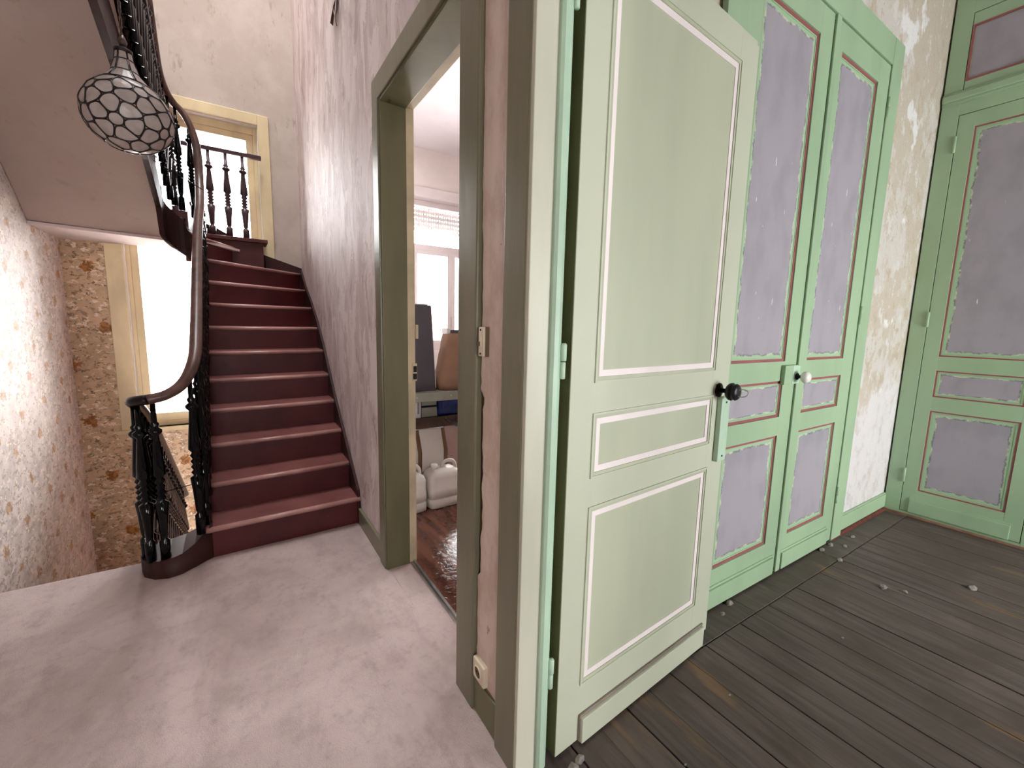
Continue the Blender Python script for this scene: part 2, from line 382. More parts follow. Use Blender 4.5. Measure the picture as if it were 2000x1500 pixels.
# --- partition wall between landing and rooms
wm = MB()
wm.box((XW, D1b+.02, LO), (XB, YF+.3, ZT))
wm.box((XW, D1a-.02, D1t+.02), (XB, D1b+.02, ZT))
wm.box((XW, D2a-.02, D2t+.02), (XB, D2b-.001, ZT))
wm.box((XW, -2.2, -.2), (XB, D2a-.02, ZT))
struct('wall_partition', wm, 'scraped_wall', 'scraped pinkish plaster wall beside the red stairs')
struct('wall_strip', MB().box((XW+.001, D2b, -.2), (XB-.001, D1a-.02, ZT)), 'old_board', 'old brown board showing beside the ragged plaster strip')
def ragged_skin():
    rnd = random.Random(5); L = []; z = .131
    while z < ZC:
        w_ = .003+.004*rnd.random()
        if .50 < z < .62: w_ = .016+.006*rnd.random()
        elif .62 <= z < 1.08: w_ = .020+.010*rnd.random()
        elif 1.10 < z < 1.55: w_ = .007+.006*rnd.random()
        L.append((1.134-w_, z)); z += rnd.uniform(.015, .035)
    m_ = MB(); n = len(L)
    vs = [(x_, y, z) for x_ in (XW-.010, XW+.0015) for y, z in L]+[(x_, .984+.004*rnd.random(), z) for x_ in (XW-.010, XW+.0015) for y, z in L]
    fs = []
    for i in range(n-1): fs += [(i, i+1, 2*n+i+1, 2*n+i), (n+i, n+i+1, i+1, i)]
    m_.add(vs, fs); return m_
struct('wall_strip_plaster', ragged_skin(), 'strip_wall', 'ragged pink plaster skin beside the store room casing')
fl_ = MB(); fl_.add([(XW-.001, 2.975, 3.20), (XW-.03, 2.965, 3.10), (XW-.012, 2.925, 2.995), (XW-.001, 2.93, 3.19), (XW-.035, 2.92, 3.09), (XW-.02, 2.915, 2.99), (XW-.003, 3.0, 3.18), (XW-.02, 3.09, 3.095), (XW-.004, 3.085, 3.08)], [(0, 1, 4, 3), (1, 2, 5, 4), (0, 6, 7, 1), (6, 8, 7)])
struct('wall_paper_flap', fl_, 'tape_brown', 'torn brown paper flap curling off the scraped wall')
# --- far stair wall with two windows
WX0, WX1 = -.74, .30
W1z0, W1z1 = 1.93, 3.07
W2z0, W2z1 = .285, 1.93
wf = MB()
wf.box((XL-.3, YF, 1.88), (WX0, YF+.3, ZT)).box((WX1, YF, 1.0), (XW, YF+.3, ZT)).box((WX0, YF, W1z1), (WX1, YF+.3, ZT))
struct('wall_far', wf, 'stair_plaster', 'grey beige plaster wall around the upper stair window')
wf = MB()
wf.box((XL-.3, YF, LO), (WX0, YF+.3, 1.88)).box((WX1, YF, LO), (XW, YF+.3, 1.0)).box((WX0, YF, LO), (WX1, YF+.3, W2z0))
struct('wall_far_papered', wf, 'wallpaper_far', 'ochre floral wallpaper below the stair soffit around the lower window')
struct('wall_left', MB().box((XL-.2, -2.2, LO), (XL, YF, ZT)), 'wallpaper_left', 'pale floral wallpaper on the left stairwell wall in window light')
# --- landing back wall behind the viewer
lb = MB(); lb.box((XL, -2.5, 0), (-.9, -2.2, ZC)).box((0, -2.5, 0), (XW, -2.2, ZC)).box((-.9, -2.5, 0), (0, -2.2, .95)).box((-.9, -2.5, 2.05), (0, -2.2, ZC))
struct('wall_landing', lb, 'scraped_wall', 'plaster end wall of the landing behind the viewer')
struct('floor_below', MB().box((XL-.2, .2, LO-.1), (XB, YF+.3, LO)), 'lino', 'brown floor of the storey below')
struct('wall_below', MB().box((XL, .1, LO), (XW, .2, -.24)), 'stair_plaster', 'end wall of the stairwell below the landing')
# --- ceilings
struct('ceiling_landing', MB().box((XL, -2.2, ZC), (XW, 1.95, ZC+.25)), 'ceiling_paint', 'white ceiling over the landing')
struct('ceiling_stairwell', MB().box((XL-.2, -2.2, ZT), (XW+.3, 2.4, ZT+.1)).box((XL-.2, 4.5, ZT), (XW+.3, YF+.3, ZT+.1)).box((XL-.2, 2.4, ZT), (-.85, 4.5, ZT+.1)).box((.45, 2.4, ZT), (XW+.3, 4.5, ZT+.1)).box((XL, -2.3, ZC+.25), (XW, -2.2, ZT)), 'ceiling_paint', 'white ceiling over the top of the stairwell')
struct('ceiling_bedroom', MB().box((XB, -2.4, ZC), (4.6, 1.2, ZC+.1)), 'ceiling_paint', 'ceiling of the green bedroom')
struct('ceiling_store', MB().box((XB, 1.2, 3.24), (3.6, YF+.3, 3.34)), 'ceiling_paint', 'lilac white ceiling of the store room')
# --- store room walls
sw = MB()
S0, S1, Sz0, Sz1 = 1.78, 2.86, .95, 2.80
sw.box((XB, YF, -.1), (S0, YF+.3, 3.3)).box((S1, YF, -.1), (3.6, YF+.3, 3.3)).box((S0, YF, -.1), (S1, YF+.3, Sz0)).box((S0, YF, Sz1), (S1, YF+.3, 3.3))
struct('wall_store_window', sw, 'store_wall', 'pale store room wall around its window')
struct('wall_store_right', MB().box((3.5, 1.2, -.1), (3.6, 2.7, 3.3)).box((3.5, 4.1, -.1), (3.6, YF, 3.3)).box((3.5, 2.7, -.1), (3.6, 4.1, 1.2)).box((3.5, 2.7, 2.5), (3.6, 4.1, 3.3)), 'store_wall', 'pale right wall of the store room')
struct('wall_store_inner', MB().box((XB, D1b+.03, 0), (XB+.02, YF, 3.24)), 'store_wall', 'pale store room side of the partition')
struct('floor_store', MB().box((XB+.06, 1.2, -.1), (3.5, YF, 0)), 'lino', 'glossy red brown floor of the store room')
# --- bedroom walls
struct('wall_bedroom', MB().box((XB, 1.052, -.1), (4.6, 1.2, ZC)), 'peeled_plaster', 'peeling plaster wall between the green closet and the corner cupboard')
struct('wall_bedroom_right', MB().box((4.5, -2.4, -.1), (4.6, 1.052, ZC)), 'peeled_plaster', 'bedroom wall behind the corner cupboard')
bw = MB(); bw.box((XB, -2.7, 0), (2.1, -2.4, ZC)).box((3.8, -2.7, 0), (4.5, -2.4, ZC)).box((2.1, -2.7, 0), (3.8, -2.4, .3)).box((2.1, -2.7, 1.9), (3.8, -2.4, ZC))
struct('wall_bedroom_window', bw, 'peeled_plaster', 'bedroom window wall behind the viewer')
struct('wall_bedroom_inner', MB().box((XB, -2.4, 0), (XB+.01, D2a-.12, ZC)), 'peeled_plaster', 'bedroom side of the landing wall')

# --- landing carpet (one wall-to-wall covering) with soft ridges and a rolled edge over the lower stairs
def carpet():
    nx, ny = 70, 150
    xs = np.linspace(XL, XW-.003, nx); ys = np.linspace(-2.2, 2.80, ny)
    def hgt(x, y):
        z = 0
        for (x0, y0, dx, dy, wd, a, ln) in ((-.36, 2.1, .25, 1, .035, .010, .5), (-.28, 1.75, -.15, 1, .05, .008, .5), (.47, 1.75, -.06, 1, .03, .006, .7), (-.75, 2.3, 1, .35, .06, .012, .35), (-.65, 1.6, 1, .5, .07, .010, .4), (.25, 1.2, -.3, 1, .05, .005, .5), (-.1, 1.3, .1, 1, .04, .006, .6)):
            l = math.hypot(dx, dy); ux, uy = dx/l, dy/l
            t = (x-x0)*ux+(y-y0)*uy; d = (x-x0)*-uy+(y-y0)*ux
            z += a*math.exp(-(d/wd)**2-(t/ln)**2)
        return z + .0015*math.sin(7*x+3*y) + .0015
    vs = []; fs = []
    for y in ys:
        for x in xs: vs.append((x, y, hgt(x, y) if y < 2.62 else hgt(x, y)*max(0, (2.80-y)/.18)))
    for j in range(ny-1):
        for i in range(nx-1): fs.append((j*nx+i, j*nx+i+1, (j+1)*nx+i+1, (j+1)*nx+i))
    c = MB(); c.add(vs, fs, True)
    # rolled front edge
    k = 6; base = []
    for q in range(k+1):
        a = PI/2*q/k
        for x in xs: base.append((x, 2.80+.03*math.sin(a), -.03+.03*math.cos(a)))
    for x in xs: base.append((x, 2.83, -.25))
    fs = [(j*nx+i, j*nx+i+1, (j+1)*nx+i+1, (j+1)*nx+i) for j in range(k+1) for i in range(nx-1)]
    c.add(base, fs, True)
    # tongue of carpet inside the store room doorway and bedroom doorway
    c.box((XW-.003, D1a, -.03), (XB+.05, D1b, .002)).box((XW-.003, D2a, -.03), (XB-.03, D2b, .002))
    c.box((XL, -2.2, -.25), (XW-.003, 2.79, -.01))
    return c
struct('floor_landing', carpet(), 'carpet', 'worn pinkish grey carpet covering the landing')
struct('trim_threshold', MB().box((XB+.048, D1a, -.01), (XB+.06, D1b, .012)).box((XB+.035, D1a, -.01), (XB+.048, D1b, .006)), 'steel', 'metal threshold strip at the store room doorway')

# --- bedroom floor: boards as single pieces, a border board along the closet wall
fb = struct('floor_bedroom', MB().box((XB-.03, -2.4, -.1), (4.5, 1.06, -.024)), 'dark_hole', 'dark worn floorboards of the bedroom')
x = XB-.03; k = 0
while x < 4.5:
    wd = random.choice((.125, .13, .135, .14, .118)); x1 = min(x+wd, 4.5)
    ys = [-2.4, random.uniform(-1.6, -.5), .902]
    for a, b in zip(ys[:-1], ys[1:]):
        dz = random.uniform(-.0025, .0)
        MB().box((x+(.0025 if k % 2 else .0006), a+.001, -.024), (x1-(.0006 if k % 2 else .0025), b-.001, dz), .0022).build('plank', 'plank_wood', fb)
    x = x1; k += 1
xs = [XB-.03, 1.95, 3.3, 4.5]
for a, b in zip(xs[:-1], xs[1:]):
    MB().box((a+.001, .905, -.024), (b-.001, 1.06, .001), .002).build('plank', 'plank_wood', fb, 'border floorboard along the closet')

# --- baseboards
struct('baseboard_bedroom', MB().box((3.04, 1.035, .022), (3.965, 1.052, .118), .003).box((3.04, 1.040, .118), (3.965, 1.052, .126), .002), 'mint', 'mint green baseboard between closet and cupboard')
struct('trim_bedroom_floor', MB().prism([(1.052, 0), (1.020, 0), (1.021, .008), (1.032, .016), (1.052, .021)], 3.04, 3.965, 'X'), 'red_strip', 'thin red painted strip under the mint baseboard')
struct('baseboard_landing', MB().box((.612, 2.21, 0), (XW, 2.70, .105), .004), 'olive_gloss', 'olive baseboard between the doorway and the stairs')
struct('baseboard_strip', MB().box((.613, .984, 0), (XW+.004, 1.134, .125), .004).box((.618, .984, .125), (XW+.004, 1.134, .131)), 'olive_jamb', 'olive baseboard below the socket')

# ---------------------------------------------------------------- doorway to the store room
def doorway_store():
    t = empty('trim_1', (.62, 1.68, 0), label='olive green door frame of the store room', kind='structure')
    def bx(n, a, b, m, bev=.003): 
        o = MB().box(a, b, bev).build(n, m, t); o.location = (-.62, -1.68, 0); return o
    bx('casing', (.605, D1b, 0), (XW+.002, D1b+.092, D1t+.105), 'olive_gloss', .006)
    bx('casing', (.605, D1a-.124, 0), (XW+.002, D1a, D1t+.105), 'olive_gloss', .006)
    bx('casing', (.6045, D1a-.124, D1t), (XW+.002, D1b+.092, D1t+.105), 'olive_gloss', .006)
    bx('jamb', (.612, D1b-.012, 0), (.735, D1b+.02, D1t+.02), 'olive_jamb')
    bx('jamb', (.612, D1a-.02, 0), (.735, D1a+.012, D1t+.02), 'olive_jamb')
    bx('jamb', (.612, D1a+.012, D1t-.012), (.735, D1b-.012, D1t+.02), 'olive_jamb')
    bx('door_stop', (.735, D1b-.005, 0), (.775, D1b+.03, D1t+.03), 'cream_jamb')
    bx('door_stop', (.735, D1a-.03, 0), (.775, D1a+.005, D1t+.03), 'cream_jamb')
    bx('door_stop', (.735, D1a+.005, D1t-.005), (.775, D1b-.005, D1t+.03), 'cream_jamb')
    o = bx('strike_plate', (.758, D1b-.010, .985), (.782, D1b-.004, 1.075), 'cream_jamb', .001)
    s = MB().box((.762, D1b-.0125, 1.030), (.780, D1b-.009, 1.062), .002).box((.760, D1b-.0125, 1.046-.052), (.780, D1b-.009, 1.024), .002).build('latch_hole', 'dark_hole', o)
    bx('hinge_leaf', (.774, D1b-.02, 1.20), (.786, D1b-.004, 1.27), 'cream_jamb', .002)
doorway_store()

# ---------------------------------------------------------------- doorway to the bedroom
def doorway_bedroom():
    t = empty('trim_2', (.65, .42, 0), label='green painted door frame of the bedroom', kind='structure')
    def bx(n, a, b, m, bev=.003):
        o = MB().box(a, b, bev).build(n, m, t); o.location = (-.65, -.42, 0); return o
    bx('casing', (.603, D2b+.001, 0), (XW+.002, .985, D2t+.11), 'olive_gloss', .006)
    bx('casing', (.6035, D2a-.11, D2t), (XW+.002, .985, D2t+.11), 'olive_gloss', .006)
    bx('casing', (.603, D2a-.11, 0), (XW+.002, D2a, D2t+.11), 'olive_gloss', .006)
    bx('jamb', (.606, D2b-.012, 0), (.672, D2b+.004, D2t+.02), 'jamb_pale', .003)
    bx('jamb', (.606, D2a-.02, 0), (.672, D2a+.012, D2t+.02), 'jamb_pale', .003)
    bx('jamb', (.606, D2a+.012, D2t-.012), (.672, D2b-.012, D2t+.02), 'jamb_pale', .003)
    # rounded mint bead where the leaf closes
    m_ = MB(); pr = [(.672, D2b+.004), (.672, D2b-.020), (.678, D2b-.027), (.690, D2b-.029), (.702, D2b-.024), (.706, D2b-.012), (.706, D2b+.004)]
    m_.prism(pr, 0, D2t+.02, 'Z'); o = m_.build('bead', 'mint_bead', t); o.location = (-.65, -.42, 0)
    bx('bead', (.672, D2a-.02, 0), (.706, D2a+.002, D2t+.02), 'mint_bead', .006)
    bx('bead', (.672, D2a, D2t-.002), (.706, D2b, D2t+.02), 'mint_bead', .006)
    for z in (.30, 1.19, 2.05):
        h_ = MB(); h_.lathe([(.0055, z-.045), (.0075, z-.043), (.0075, z-.003), (.0055, z-.001)], (.708, D2b-.026, 0), 10)
        h_.lathe([(.0065, z+.001), (.0085, z+.003), (.0085, z+.043), (.0055, z+.047)], (.709, D2b-.026, 0), 10)
        o = h_.build('hinge', 'mint_bead', t); o.location = (-.65, -.42, 0)
doorway_bedroom()

# ---------------------------------------------------------------- panelled joinery
def edge_panel(name, x0, x1, z0, z1, y, mat, parent, margin=.045):
    """flat panel whose 'edge' attribute runs from 0 at the rim to 1 inside"""
    g = margin; vs = [(x0, y, z0), (x1, y, z0), (x1, y, z1), (x0, y, z1), (x0+g, y, z0+g), (x1-g, y, z0+g), (x1-g, y, z1-g), (x0+g, y, z1-g)]
    vb = [(a, y+.012, c) for a, _, c in vs[:4]]
    fs = [(0, 1, 5, 4), (1, 2, 6, 5), (2, 3, 7, 6), (3, 0, 4, 7), (4, 5, 6, 7), (8, 11, 10, 9), (0, 8, 9, 1), (1, 9, 10, 2), (2, 10, 11, 3), (3, 11, 8, 0)]
    o = MB().add(vs+vb, fs).build(name, mat, parent)
    at = o.data.attributes.new('edge', 'FLOAT', 'POINT')
    for i, v in enumerate(o.data.vertices):
        at.data[i].value = 1.0 if (x0+g*.9 < v.co.x < x1-g*.9 and z0+g*.9 < v.co.z < z1-g*.9) else 0.0
    return o
def leaf_frame(width, z0, z1, panels, th, y=0.0):
    """stiles and rails around rectangular openings; front face at y"""
    m_ = MB(); xa = min(p[0] for p in panels); xb = max(p[1] for p in panels)
    m_.box((0, y, z0), (xa, y+th, z1), .002).box((xb, y, z0), (width, y+th, z1), .002)
    ps = sorted(panels, key=lambda p: p[2]); zs = [z0]
    for p in ps: zs += [p[2], p[3]]
    zs.append(z1)
    for i in range(0, len(zs), 2): m_.box((xa-.001, y+.0004, zs[i]), (xb+.001, y+th-.0004, zs[i+1]))
    return m_
def mint_leaf(parent, x0, width, z0, z1, panels, name='door', plinth=(0.03, .03), thick=.021, red=.013, rec=.007):
    d = empty(name, (x0, 0, 0)); d.parent = parent
    leaf_frame(width, z0, z1, panels, thick).build('door_frame', 'mint', d)
    for (a, b, c, e) in panels:
        MB().ring(a-.001, b+.001, c-.001, e+.001, red, rec, rec+.006).build('moulding', 'red_line', d)
        MB().ring(a+.009, b-.009, c+.009, e-.009, .010, rec+.002, rec+.008).build('inner_moulding', 'mint', d)
        edge_panel('panel', a+.005, b-.005, c+.005, e-.005, rec+.004, 'grey_panel', d, .050 if (e-c) > .3 else .038)
    if plinth:
        MB().box((plinth[0], -.012, z0), (width-plinth[1], .0, z0+.092), .003).box((plinth[0], -.004, z0+.092), (width-plinth[1], .0, z0+.104), .0015).build('kick_board', 'mint', d)
    return d
PZ = ((.197, .768), (.863, 1.042), (1.137, 2.577))
# closet doors in the bedroom wall
CY = 1.028
clo = empty('built_in_closet', (1.54, CY, 0), label='mint green double-door closet with grey patched panels and red lines behind the open door', cat='closet')
fr = MB(); fr.box((0, -.006, 0), (.135, .018, 2.835), .004).box((1.498, -.006, 0), (1.635, .018, 2.835), .004).box((.135, -.0055, 2.703), (1.498, .018, 2.835), .004)
fr.build('frame', 'mint', clo)
MB().box((.135, .0225, 0), (1.498, .0235, 2.703)).build('gap_shade_sheet', 'dark_hole', clo)  # black sheet painted as shade behind the door gaps
dl = mint_leaf(clo, .140, .672, .012, 2.695, [(.095, .557, a, b) for a, b in PZ])
dr = mint_leaf(clo, .858, .634, .012, 2.695, [(.060, .496, a, b) for a, b in PZ], plinth=(.012, .075))
MB().box((.814, -.010, .012), (.856, .0, 2.695), .003).build('centre_bead', 'mint', clo)
# lock box and knob on the left leaf
lk = MB().box((.528, -.020, 1.025), (.672, -.001, 1.118), .003).build('lock_box', 'mint', dl)
MB().box((.600, -.0215, 1.028), (.671, -.0195, 1.116), .001).build('lock_plate', 'mint_bead', lk)
kn = MB(); kn.lathe([(.016, -.022), (.016, -.028), (.008, -.03), (.008, -.045), (.010, -.046)], (.640, 0, 1.062), 14, 'Y'); kn.build('knob_stem', 'iron_dark', lk)
kn = MB(); kn.lathe([(.010, -.044), (.022, -.048), (.028, -.056), (.029, -.064), (.026, -.074), (.017, -.081), (.006, -.083)], (.640, 0, 1.062), 18, 'Y'); kn.build('knob', 'porcelain', lk, 'white porcelain knob')
for z in (.30, 1.38, 2.49):
    h_ = MB().lathe([(.006, z-.05), (.008, z-.048), (.008, z-.001), (.006, z)], (1.4965, -.008, 0), 8); h_.lathe([(.006, z), (.008, z+.002), (.008, z+.048), (.005, z+.052)], (1.4975, -.008, 0), 8); h_.build('hinge', 'mint', clo)
# corner cupboard on the right
cup = empty('corner_cupboard', (3.965, 1.042, 0), -PI/2, 'tall green built-in cupboard with brown lined panels in the right corner', 'cupboard')
CW = 1.36
fr = MB(); fr.box((0, 0, 0), (.088, .02, ZC), .003).box((.660, 0, 0), (.748, .02, ZC), .003).box((1.32, 0, 0), (CW, .02, ZC), .003)
fr.box((.088, .0006, 2.668), (1.32, .0194, 2.80)).box((.088, .0006, 3.26), (1.32, .0194, ZC)).box((.088, .0006, 0), (1.32, .0194, .030))
fr.box((0, .02, 0), (.02, .52, ZC)).box((CW-.02, .02, 0), (CW, .52, ZC)).box((.02, .50, 0), (CW-.02, .52, ZC)).build('carcass', 'mint', cup)
MB().box((0, -.012, 2.800), (CW, .0, 2.812), .003).box((0, -.020, 2.760), (CW, .0, 2.800), .006).box((0, -.008, 2.742), (CW, .0, 2.760), .003).build('cornice', 'mint', cup)
MB().box((0, -.012, 0), (CW, .0, .016), .003).build('floor_strip', 'tan_strip', cup)
for i, x0 in enumerate((.091, .751)):
    d = mint_leaf(cup, x0, .566, .034, 2.664, [(.078, .488, a, b) for a, b in PZ], plinth=(.045, .045), thick=.022, red=.009, rec=.003)
    u = empty('upper_door', (x0, 0, 0)); u.parent = cup
    leaf_frame(.566, 2.815, 3.255, [(.004, .562, 2.868, 3.185)], .022, .001).build('door_frame', 'mint', u)
    MB().ring(.002, .564, 2.866, 3.187, .010, -.0015, .006).build('moulding', 'red_line', u)
    edge_panel('panel', .012, .554, 2.876, 3.177, .008, 'grey_panel', u, .006)
    for z in (.29, 1.38, 2.49):
        h_ = MB().lathe([(.006, z-.05), (.008, z-.048), (.008, z+.048), (.005, z+.052)], (x0-.002, -.006, 0), 8); h_.build('hinge', 'mint', cup)

# ---------------------------------------------------------------- the open bedroom door
dr2 = empty('door_1', (.735, .852, 0), math.radians(4.5), label='sage green panelled door with pink white lines standing open', kind='structure')
DPX = (.104, .728); DP = [(DPX[0], DPX[1], .213, .757), (DPX[0], DPX[1], .866, 1.031), (DPX[0], DPX[1], 1.140, 2.157)]
DW = .848; DZ0, DZ1 = .012, 2.262
m_ = MB(); m_.box((.0012, 0, DZ0), (DPX[0], .040, DZ1), .002).box((DPX[1], 0, DZ0+.04), (DW, .040, DZ1-.012), .002).box((DPX[1], 0.0003, DZ0), (DW-.028, .0397, DZ0+.045), .002).box((DPX[1], 0.0003, DZ1-.03), (DW-.012, .0397, DZ1), .002)
zs = [DZ0, DP[0][2], DP[0][3], DP[1][2], DP[1][3], DP[2][2], DP[2][3], DZ1]
for i in range(0, 8, 2): m_.box((DPX[0]-.001, .0005, zs[i]), (DPX[1]+.001, .0395, zs[i+1]))
m_.build('stile_and_rail', 'sage_door', dr2)
MB().box((-.0008, .0015, DZ0+.002), (.0013, .0385, DZ1-.002)).build('hinge_edge', 'door_edge', dr2)
for (a, b, c, e) in DP:
    MB().ring(a-.012, b+.012, c-.012, e+.012, .006, -.004, .004).build('outer_moulding', 'sage_door', dr2)
    MB().ring(a-.006, b+.006, c-.006, e+.006, .010, -.0015, .006).build('moulding', 'sage_panel', dr2)
    MB().ring(a-.001, b+.001, c-.001, e+.001, .0235, .0015, .010).build('painted_line', 'pink_white', dr2)
    MB().box((a+.0215, .0035, c+.0215), (b-.0215, .014, e-.0215), .0015).build('panel', 'sage_panel', dr2)
    MB().box((a-.001, .012, c-.001), (b+.001, .030, e+.001)).build('panel_core', 'sage_panel', dr2)
kb = MB(); kb.box((.098, -.016, DZ0-.004), (DW-.045, 0, .092), .003).build('kick_board', 'sage_door', dr2)
MB().box((.094, -.006, DZ0), (.0985, .0, .100)).box((.094, -.007, .092), (DW-.042, .0, .101), .002).build('kick_board_groove', 'groove_brown', dr2)
# rosette, knob, key ring, mortice lock case
kx, kz = .778, 1.058
MB().lathe([(.027, -.001), (.027, -.004), (.022, -.007), (.010, -.009)], (kx, 0, kz), 20, 'Y').build('rosette', 'brass_dark', dr2)
k0 = MB().lathe([(.009, -.006), (.008, -.028), (.013, -.031), (.024, -.034), (.031, -.041), (.033, -.050), (.028, -.053), (.027, -.060), (.031, -.064), (.026, -.071), (.012, -.074)], (kx, 0, kz), 20, 'Y').build('knob', 'iron_dark', dr2, 'dark turned knob')
pth = [(kx-.004+.013*math.sin(a)*.6, -.088-.020*math.cos(a), kz+.013*math.sin(a)) for a in np.linspace(0, 2*PI, 14)[:-1]]
MB().tube(pth, .002, 6, True).build('key_ring', 'steel', k0)
lc = MB().box((.776, -.019, .785), (.836, 0, 1.033), .003).build('lock_case', 'mint_bead', dr2)
m_ = MB()
for z in (.805, 1.012): m_.lathe([(.004, -.0185), (.004, -.0205), (.0015, -.021)], (.808, 0, z), 8, 'Y')
m_.build('screw', 'iron_dark', lc)

# ================================================================ WINDOWS
def stair_window(n, z0, z1, zc0, label, sill, head=True):
    t = empty('window_%d' % n, (-.22, YF, z0), label=label, kind='structure')
    off = (.22, -YF, -z0)
    def bx(nm, a, b, mt, bev=.003):
        o = MB().box(a, b, bev).build(nm, mt, t); o.location = off; return o
    zt = z1+.092 if head else 1.878
    bx('casing', (-.857, YF-.022, zc0 if not head else 1.92), (WX0, YF+.004, zt), 'cream_wood', .005)
    bx('casing', (WX1, YF-.022, zc0), (.392, YF+.004, zt if head else 1.79), 'cream_wood', .005)
    if head: bx('casing', (WX0, YF-.0215, z1), (WX1, YF+.004, z1+.092), 'cream_wood', .005)
    for a, b in (((WX0-.005, YF+.001, z0), (WX0+.006, YF+.25, z1)), ((WX1-.006, YF+.001, z0), (WX1+.005, YF+.25, z1)), ((WX0, YF+.001, z1-.006), (WX1, YF+.25, z1+.005)))[:3 if head else 2]:
        bx('reveal', a, b, 'white_wood', 0)
    e1 = .006 if head else 0; za = z0+.115 if sill else z0; zb = z1-.125 if head else z1
    bx('frame', (WX0+.006, YF+.06, z0), (-.705, YF+.14, z1-e1), 'cream_wood'); bx('frame', (.262, YF+.06, z0), (WX1-.006, YF+.14, z1-e1), 'cream_wood')
    bx('sash', (-.705, YF+.075, z0), (-.652, YF+.125, z1-.07*head), 'cream_wood'); bx('sash', (.205, YF+.075, z0), (.262, YF+.125, z1-.07*head), 'cream_wood')
    if head: bx('frame', (-.705, YF+.06, z1-.07), (.262, YF+.14, z1-.006), 'cream_wood'); bx('sash', (-.652, YF+.076, z1-.125), (.205, YF+.124, z1-.07), 'cream_wood')
    if sill: bx('frame', (-.652, YF+.06, z0), (.205, YF+.14, z0+.04), 'cream_wood'); bx('sash', (-.652, YF+.076, z0+.04), (.205, YF+.124, z0+.115), 'cream_wood')
    bx('pane', (-.652, YF+.098, za), (.205, YF+.102, zb), 'window_glass', 0)
    if sill: bx('sill', (-.885, YF-.045, z0-.034), (.42, YF+.25, z0), 'cream_wood', .004)
    return t
stair_window(1, W1z0, W1z1, 1.80, 'cream framed upper stair window behind the baluster guard', False)
stair_window(2, W2z0, W2z1, W2z0, 'cream framed lower stair window under the soffit', True, False)
# store room window with half-lowered roller shutter
def store_window():
    t = empty('window_3', (2.31, YF, Sz0), label='white store room window with perforated roller shutter at its top', kind='structure'); off = (-2.31, -YF, -Sz0)
    def bx(nm, a, b, mt, bev=.003, par=None):
        o = MB().box(a, b, bev).build(nm, mt, par or t); 
        if not par: o.location = off
        return o
    bx('shutter_box', (S0-.02, YF-.06, 2.70), (S1+.02, YF+.1, Sz1+.01), 'pvc_white')
    bx('frame', (S0, YF+.08, Sz0), (S0+.055, YF+.14, 2.70), 'pvc_white'); bx('frame', (S1-.055, YF+.08, Sz0), (S1, YF+.14, 2.70), 'pvc_white')
    bx('frame', (S0+.055, YF+.081, 2.14), (S1-.055, YF+.139, 2.205), 'pvc_white'); bx('frame', (S0+.055, YF+.081, Sz0), (S1-.055, YF+.139, Sz0+.06), 'pvc_white')
    bx('frame', (S0+.055, YF+.081, 2.64), (S1-.055, YF+.139, 2.70), 'pvc_white')
    for (a, b) in ((S0+.055, 2.325), (2.325, S1-.055)):
        bx('sash', (a, YF+.07, Sz0+.06), (a+.05, YF+.13, 2.14), 'pvc_white'); bx('sash', (b-.05, YF+.07, Sz0+.06), (b, YF+.13, 2.14), 'pvc_white')
        bx('sash', (a+.05, YF+.071, 2.09), (b-.05, YF+.129, 2.14), 'pvc_white'); bx('sash', (a+.05, YF+.071, Sz0+.06), (b-.05, YF+.129, Sz0+.12), 'pvc_white')
        bx('pane', (a+.05, YF+.098, Sz0+.12), (b-.05, YF+.102, 2.09), 'window_glass', 0)
    bx('pane', (S0+.055, YF+.098, 2.205), (S1-.055, YF+.102, 2.64), 'window_glass', 0)
    h = bx('handle', (2.325, YF+.050, 1.22), (2.345, YF+.07, 1.36), 'pvc_white', .004)
    for i in range(7):
        z = 2.37+i*.052; m_ = MB(); m_.box((S0+.03, YF+.17, z), (S1-.03, YF+.18, z+.037), .002)
        x = S0+.03
        while x < S1-.05: m_.box((x, YF+.172, z+.037), (x+.0175, YF+.178, z+.052)); x += .0315
        o = m_.build('shutter_slat', 'pvc_white', t); o.location = off
store_window()
# unseen windows added for light behind the viewer (bedroom and landing): frame, bars and panes
def added_window(n, x0, x1, y, z0, z1, label):
    t = empty('window_%d' % n, ((x0+x1)/2, y, z0), label=label, kind='structure'); off = (-(x0+x1)/2, -y, -z0)
    def bx(nm, a, b, mt):
        o = MB().box(a, b).build(nm, mt, t); o.location = off
    xm = (x0+x1)/2
    for a, b in ((x0, x0+.07), (x1-.07, x1), (xm-.05, xm+.05)): bx('frame', (a, y-.16, z0), (b, y-.1, z1), 'white_wood')
    for a, b in ((z0, z0+.08), (z1-.08, z1)): bx('frame', (x0+.07, y-.159, a), (x1-.07, y-.101, b), 'white_wood')
    for a, b in ((x0+.07, xm-.05), (xm+.05, x1-.07)): bx('pane', (a, y-.132, z0+.08), (b, y-.128, z1-.08), 'window_glass')
added_window(4, 2.1, 3.8, -2.4, .3, 1.9, 'unseen bedroom window behind the viewer, added for daylight')  # unseen, placed to light the open door and closet
added_window(7, -.9, 0, -2.2, .95, 2.05, 'small unseen landing window behind the viewer, added for daylight')  # unseen, added to light the near part of the carpet
w7 = empty('window_5', (3.55, 3.4, 1.2), label='unseen second store room window added for daylight', kind='structure')  # unseen opening, added to brighten the store room
MB().box((-.002, -.7, 0), (.002, .7, 1.3)).build('pane', 'window_glass', w7)
MB().box((-.03, -.7, 0), (.03, -.65, 1.3)).box((-.03, .65, 0), (.03, .7, 1.3)).box((-.03, -.65, 0), (.03, .65, .05)).box((-.03, -.65, 1.25), (.03, .65, 1.3)).build('frame', 'pvc_white', w7)
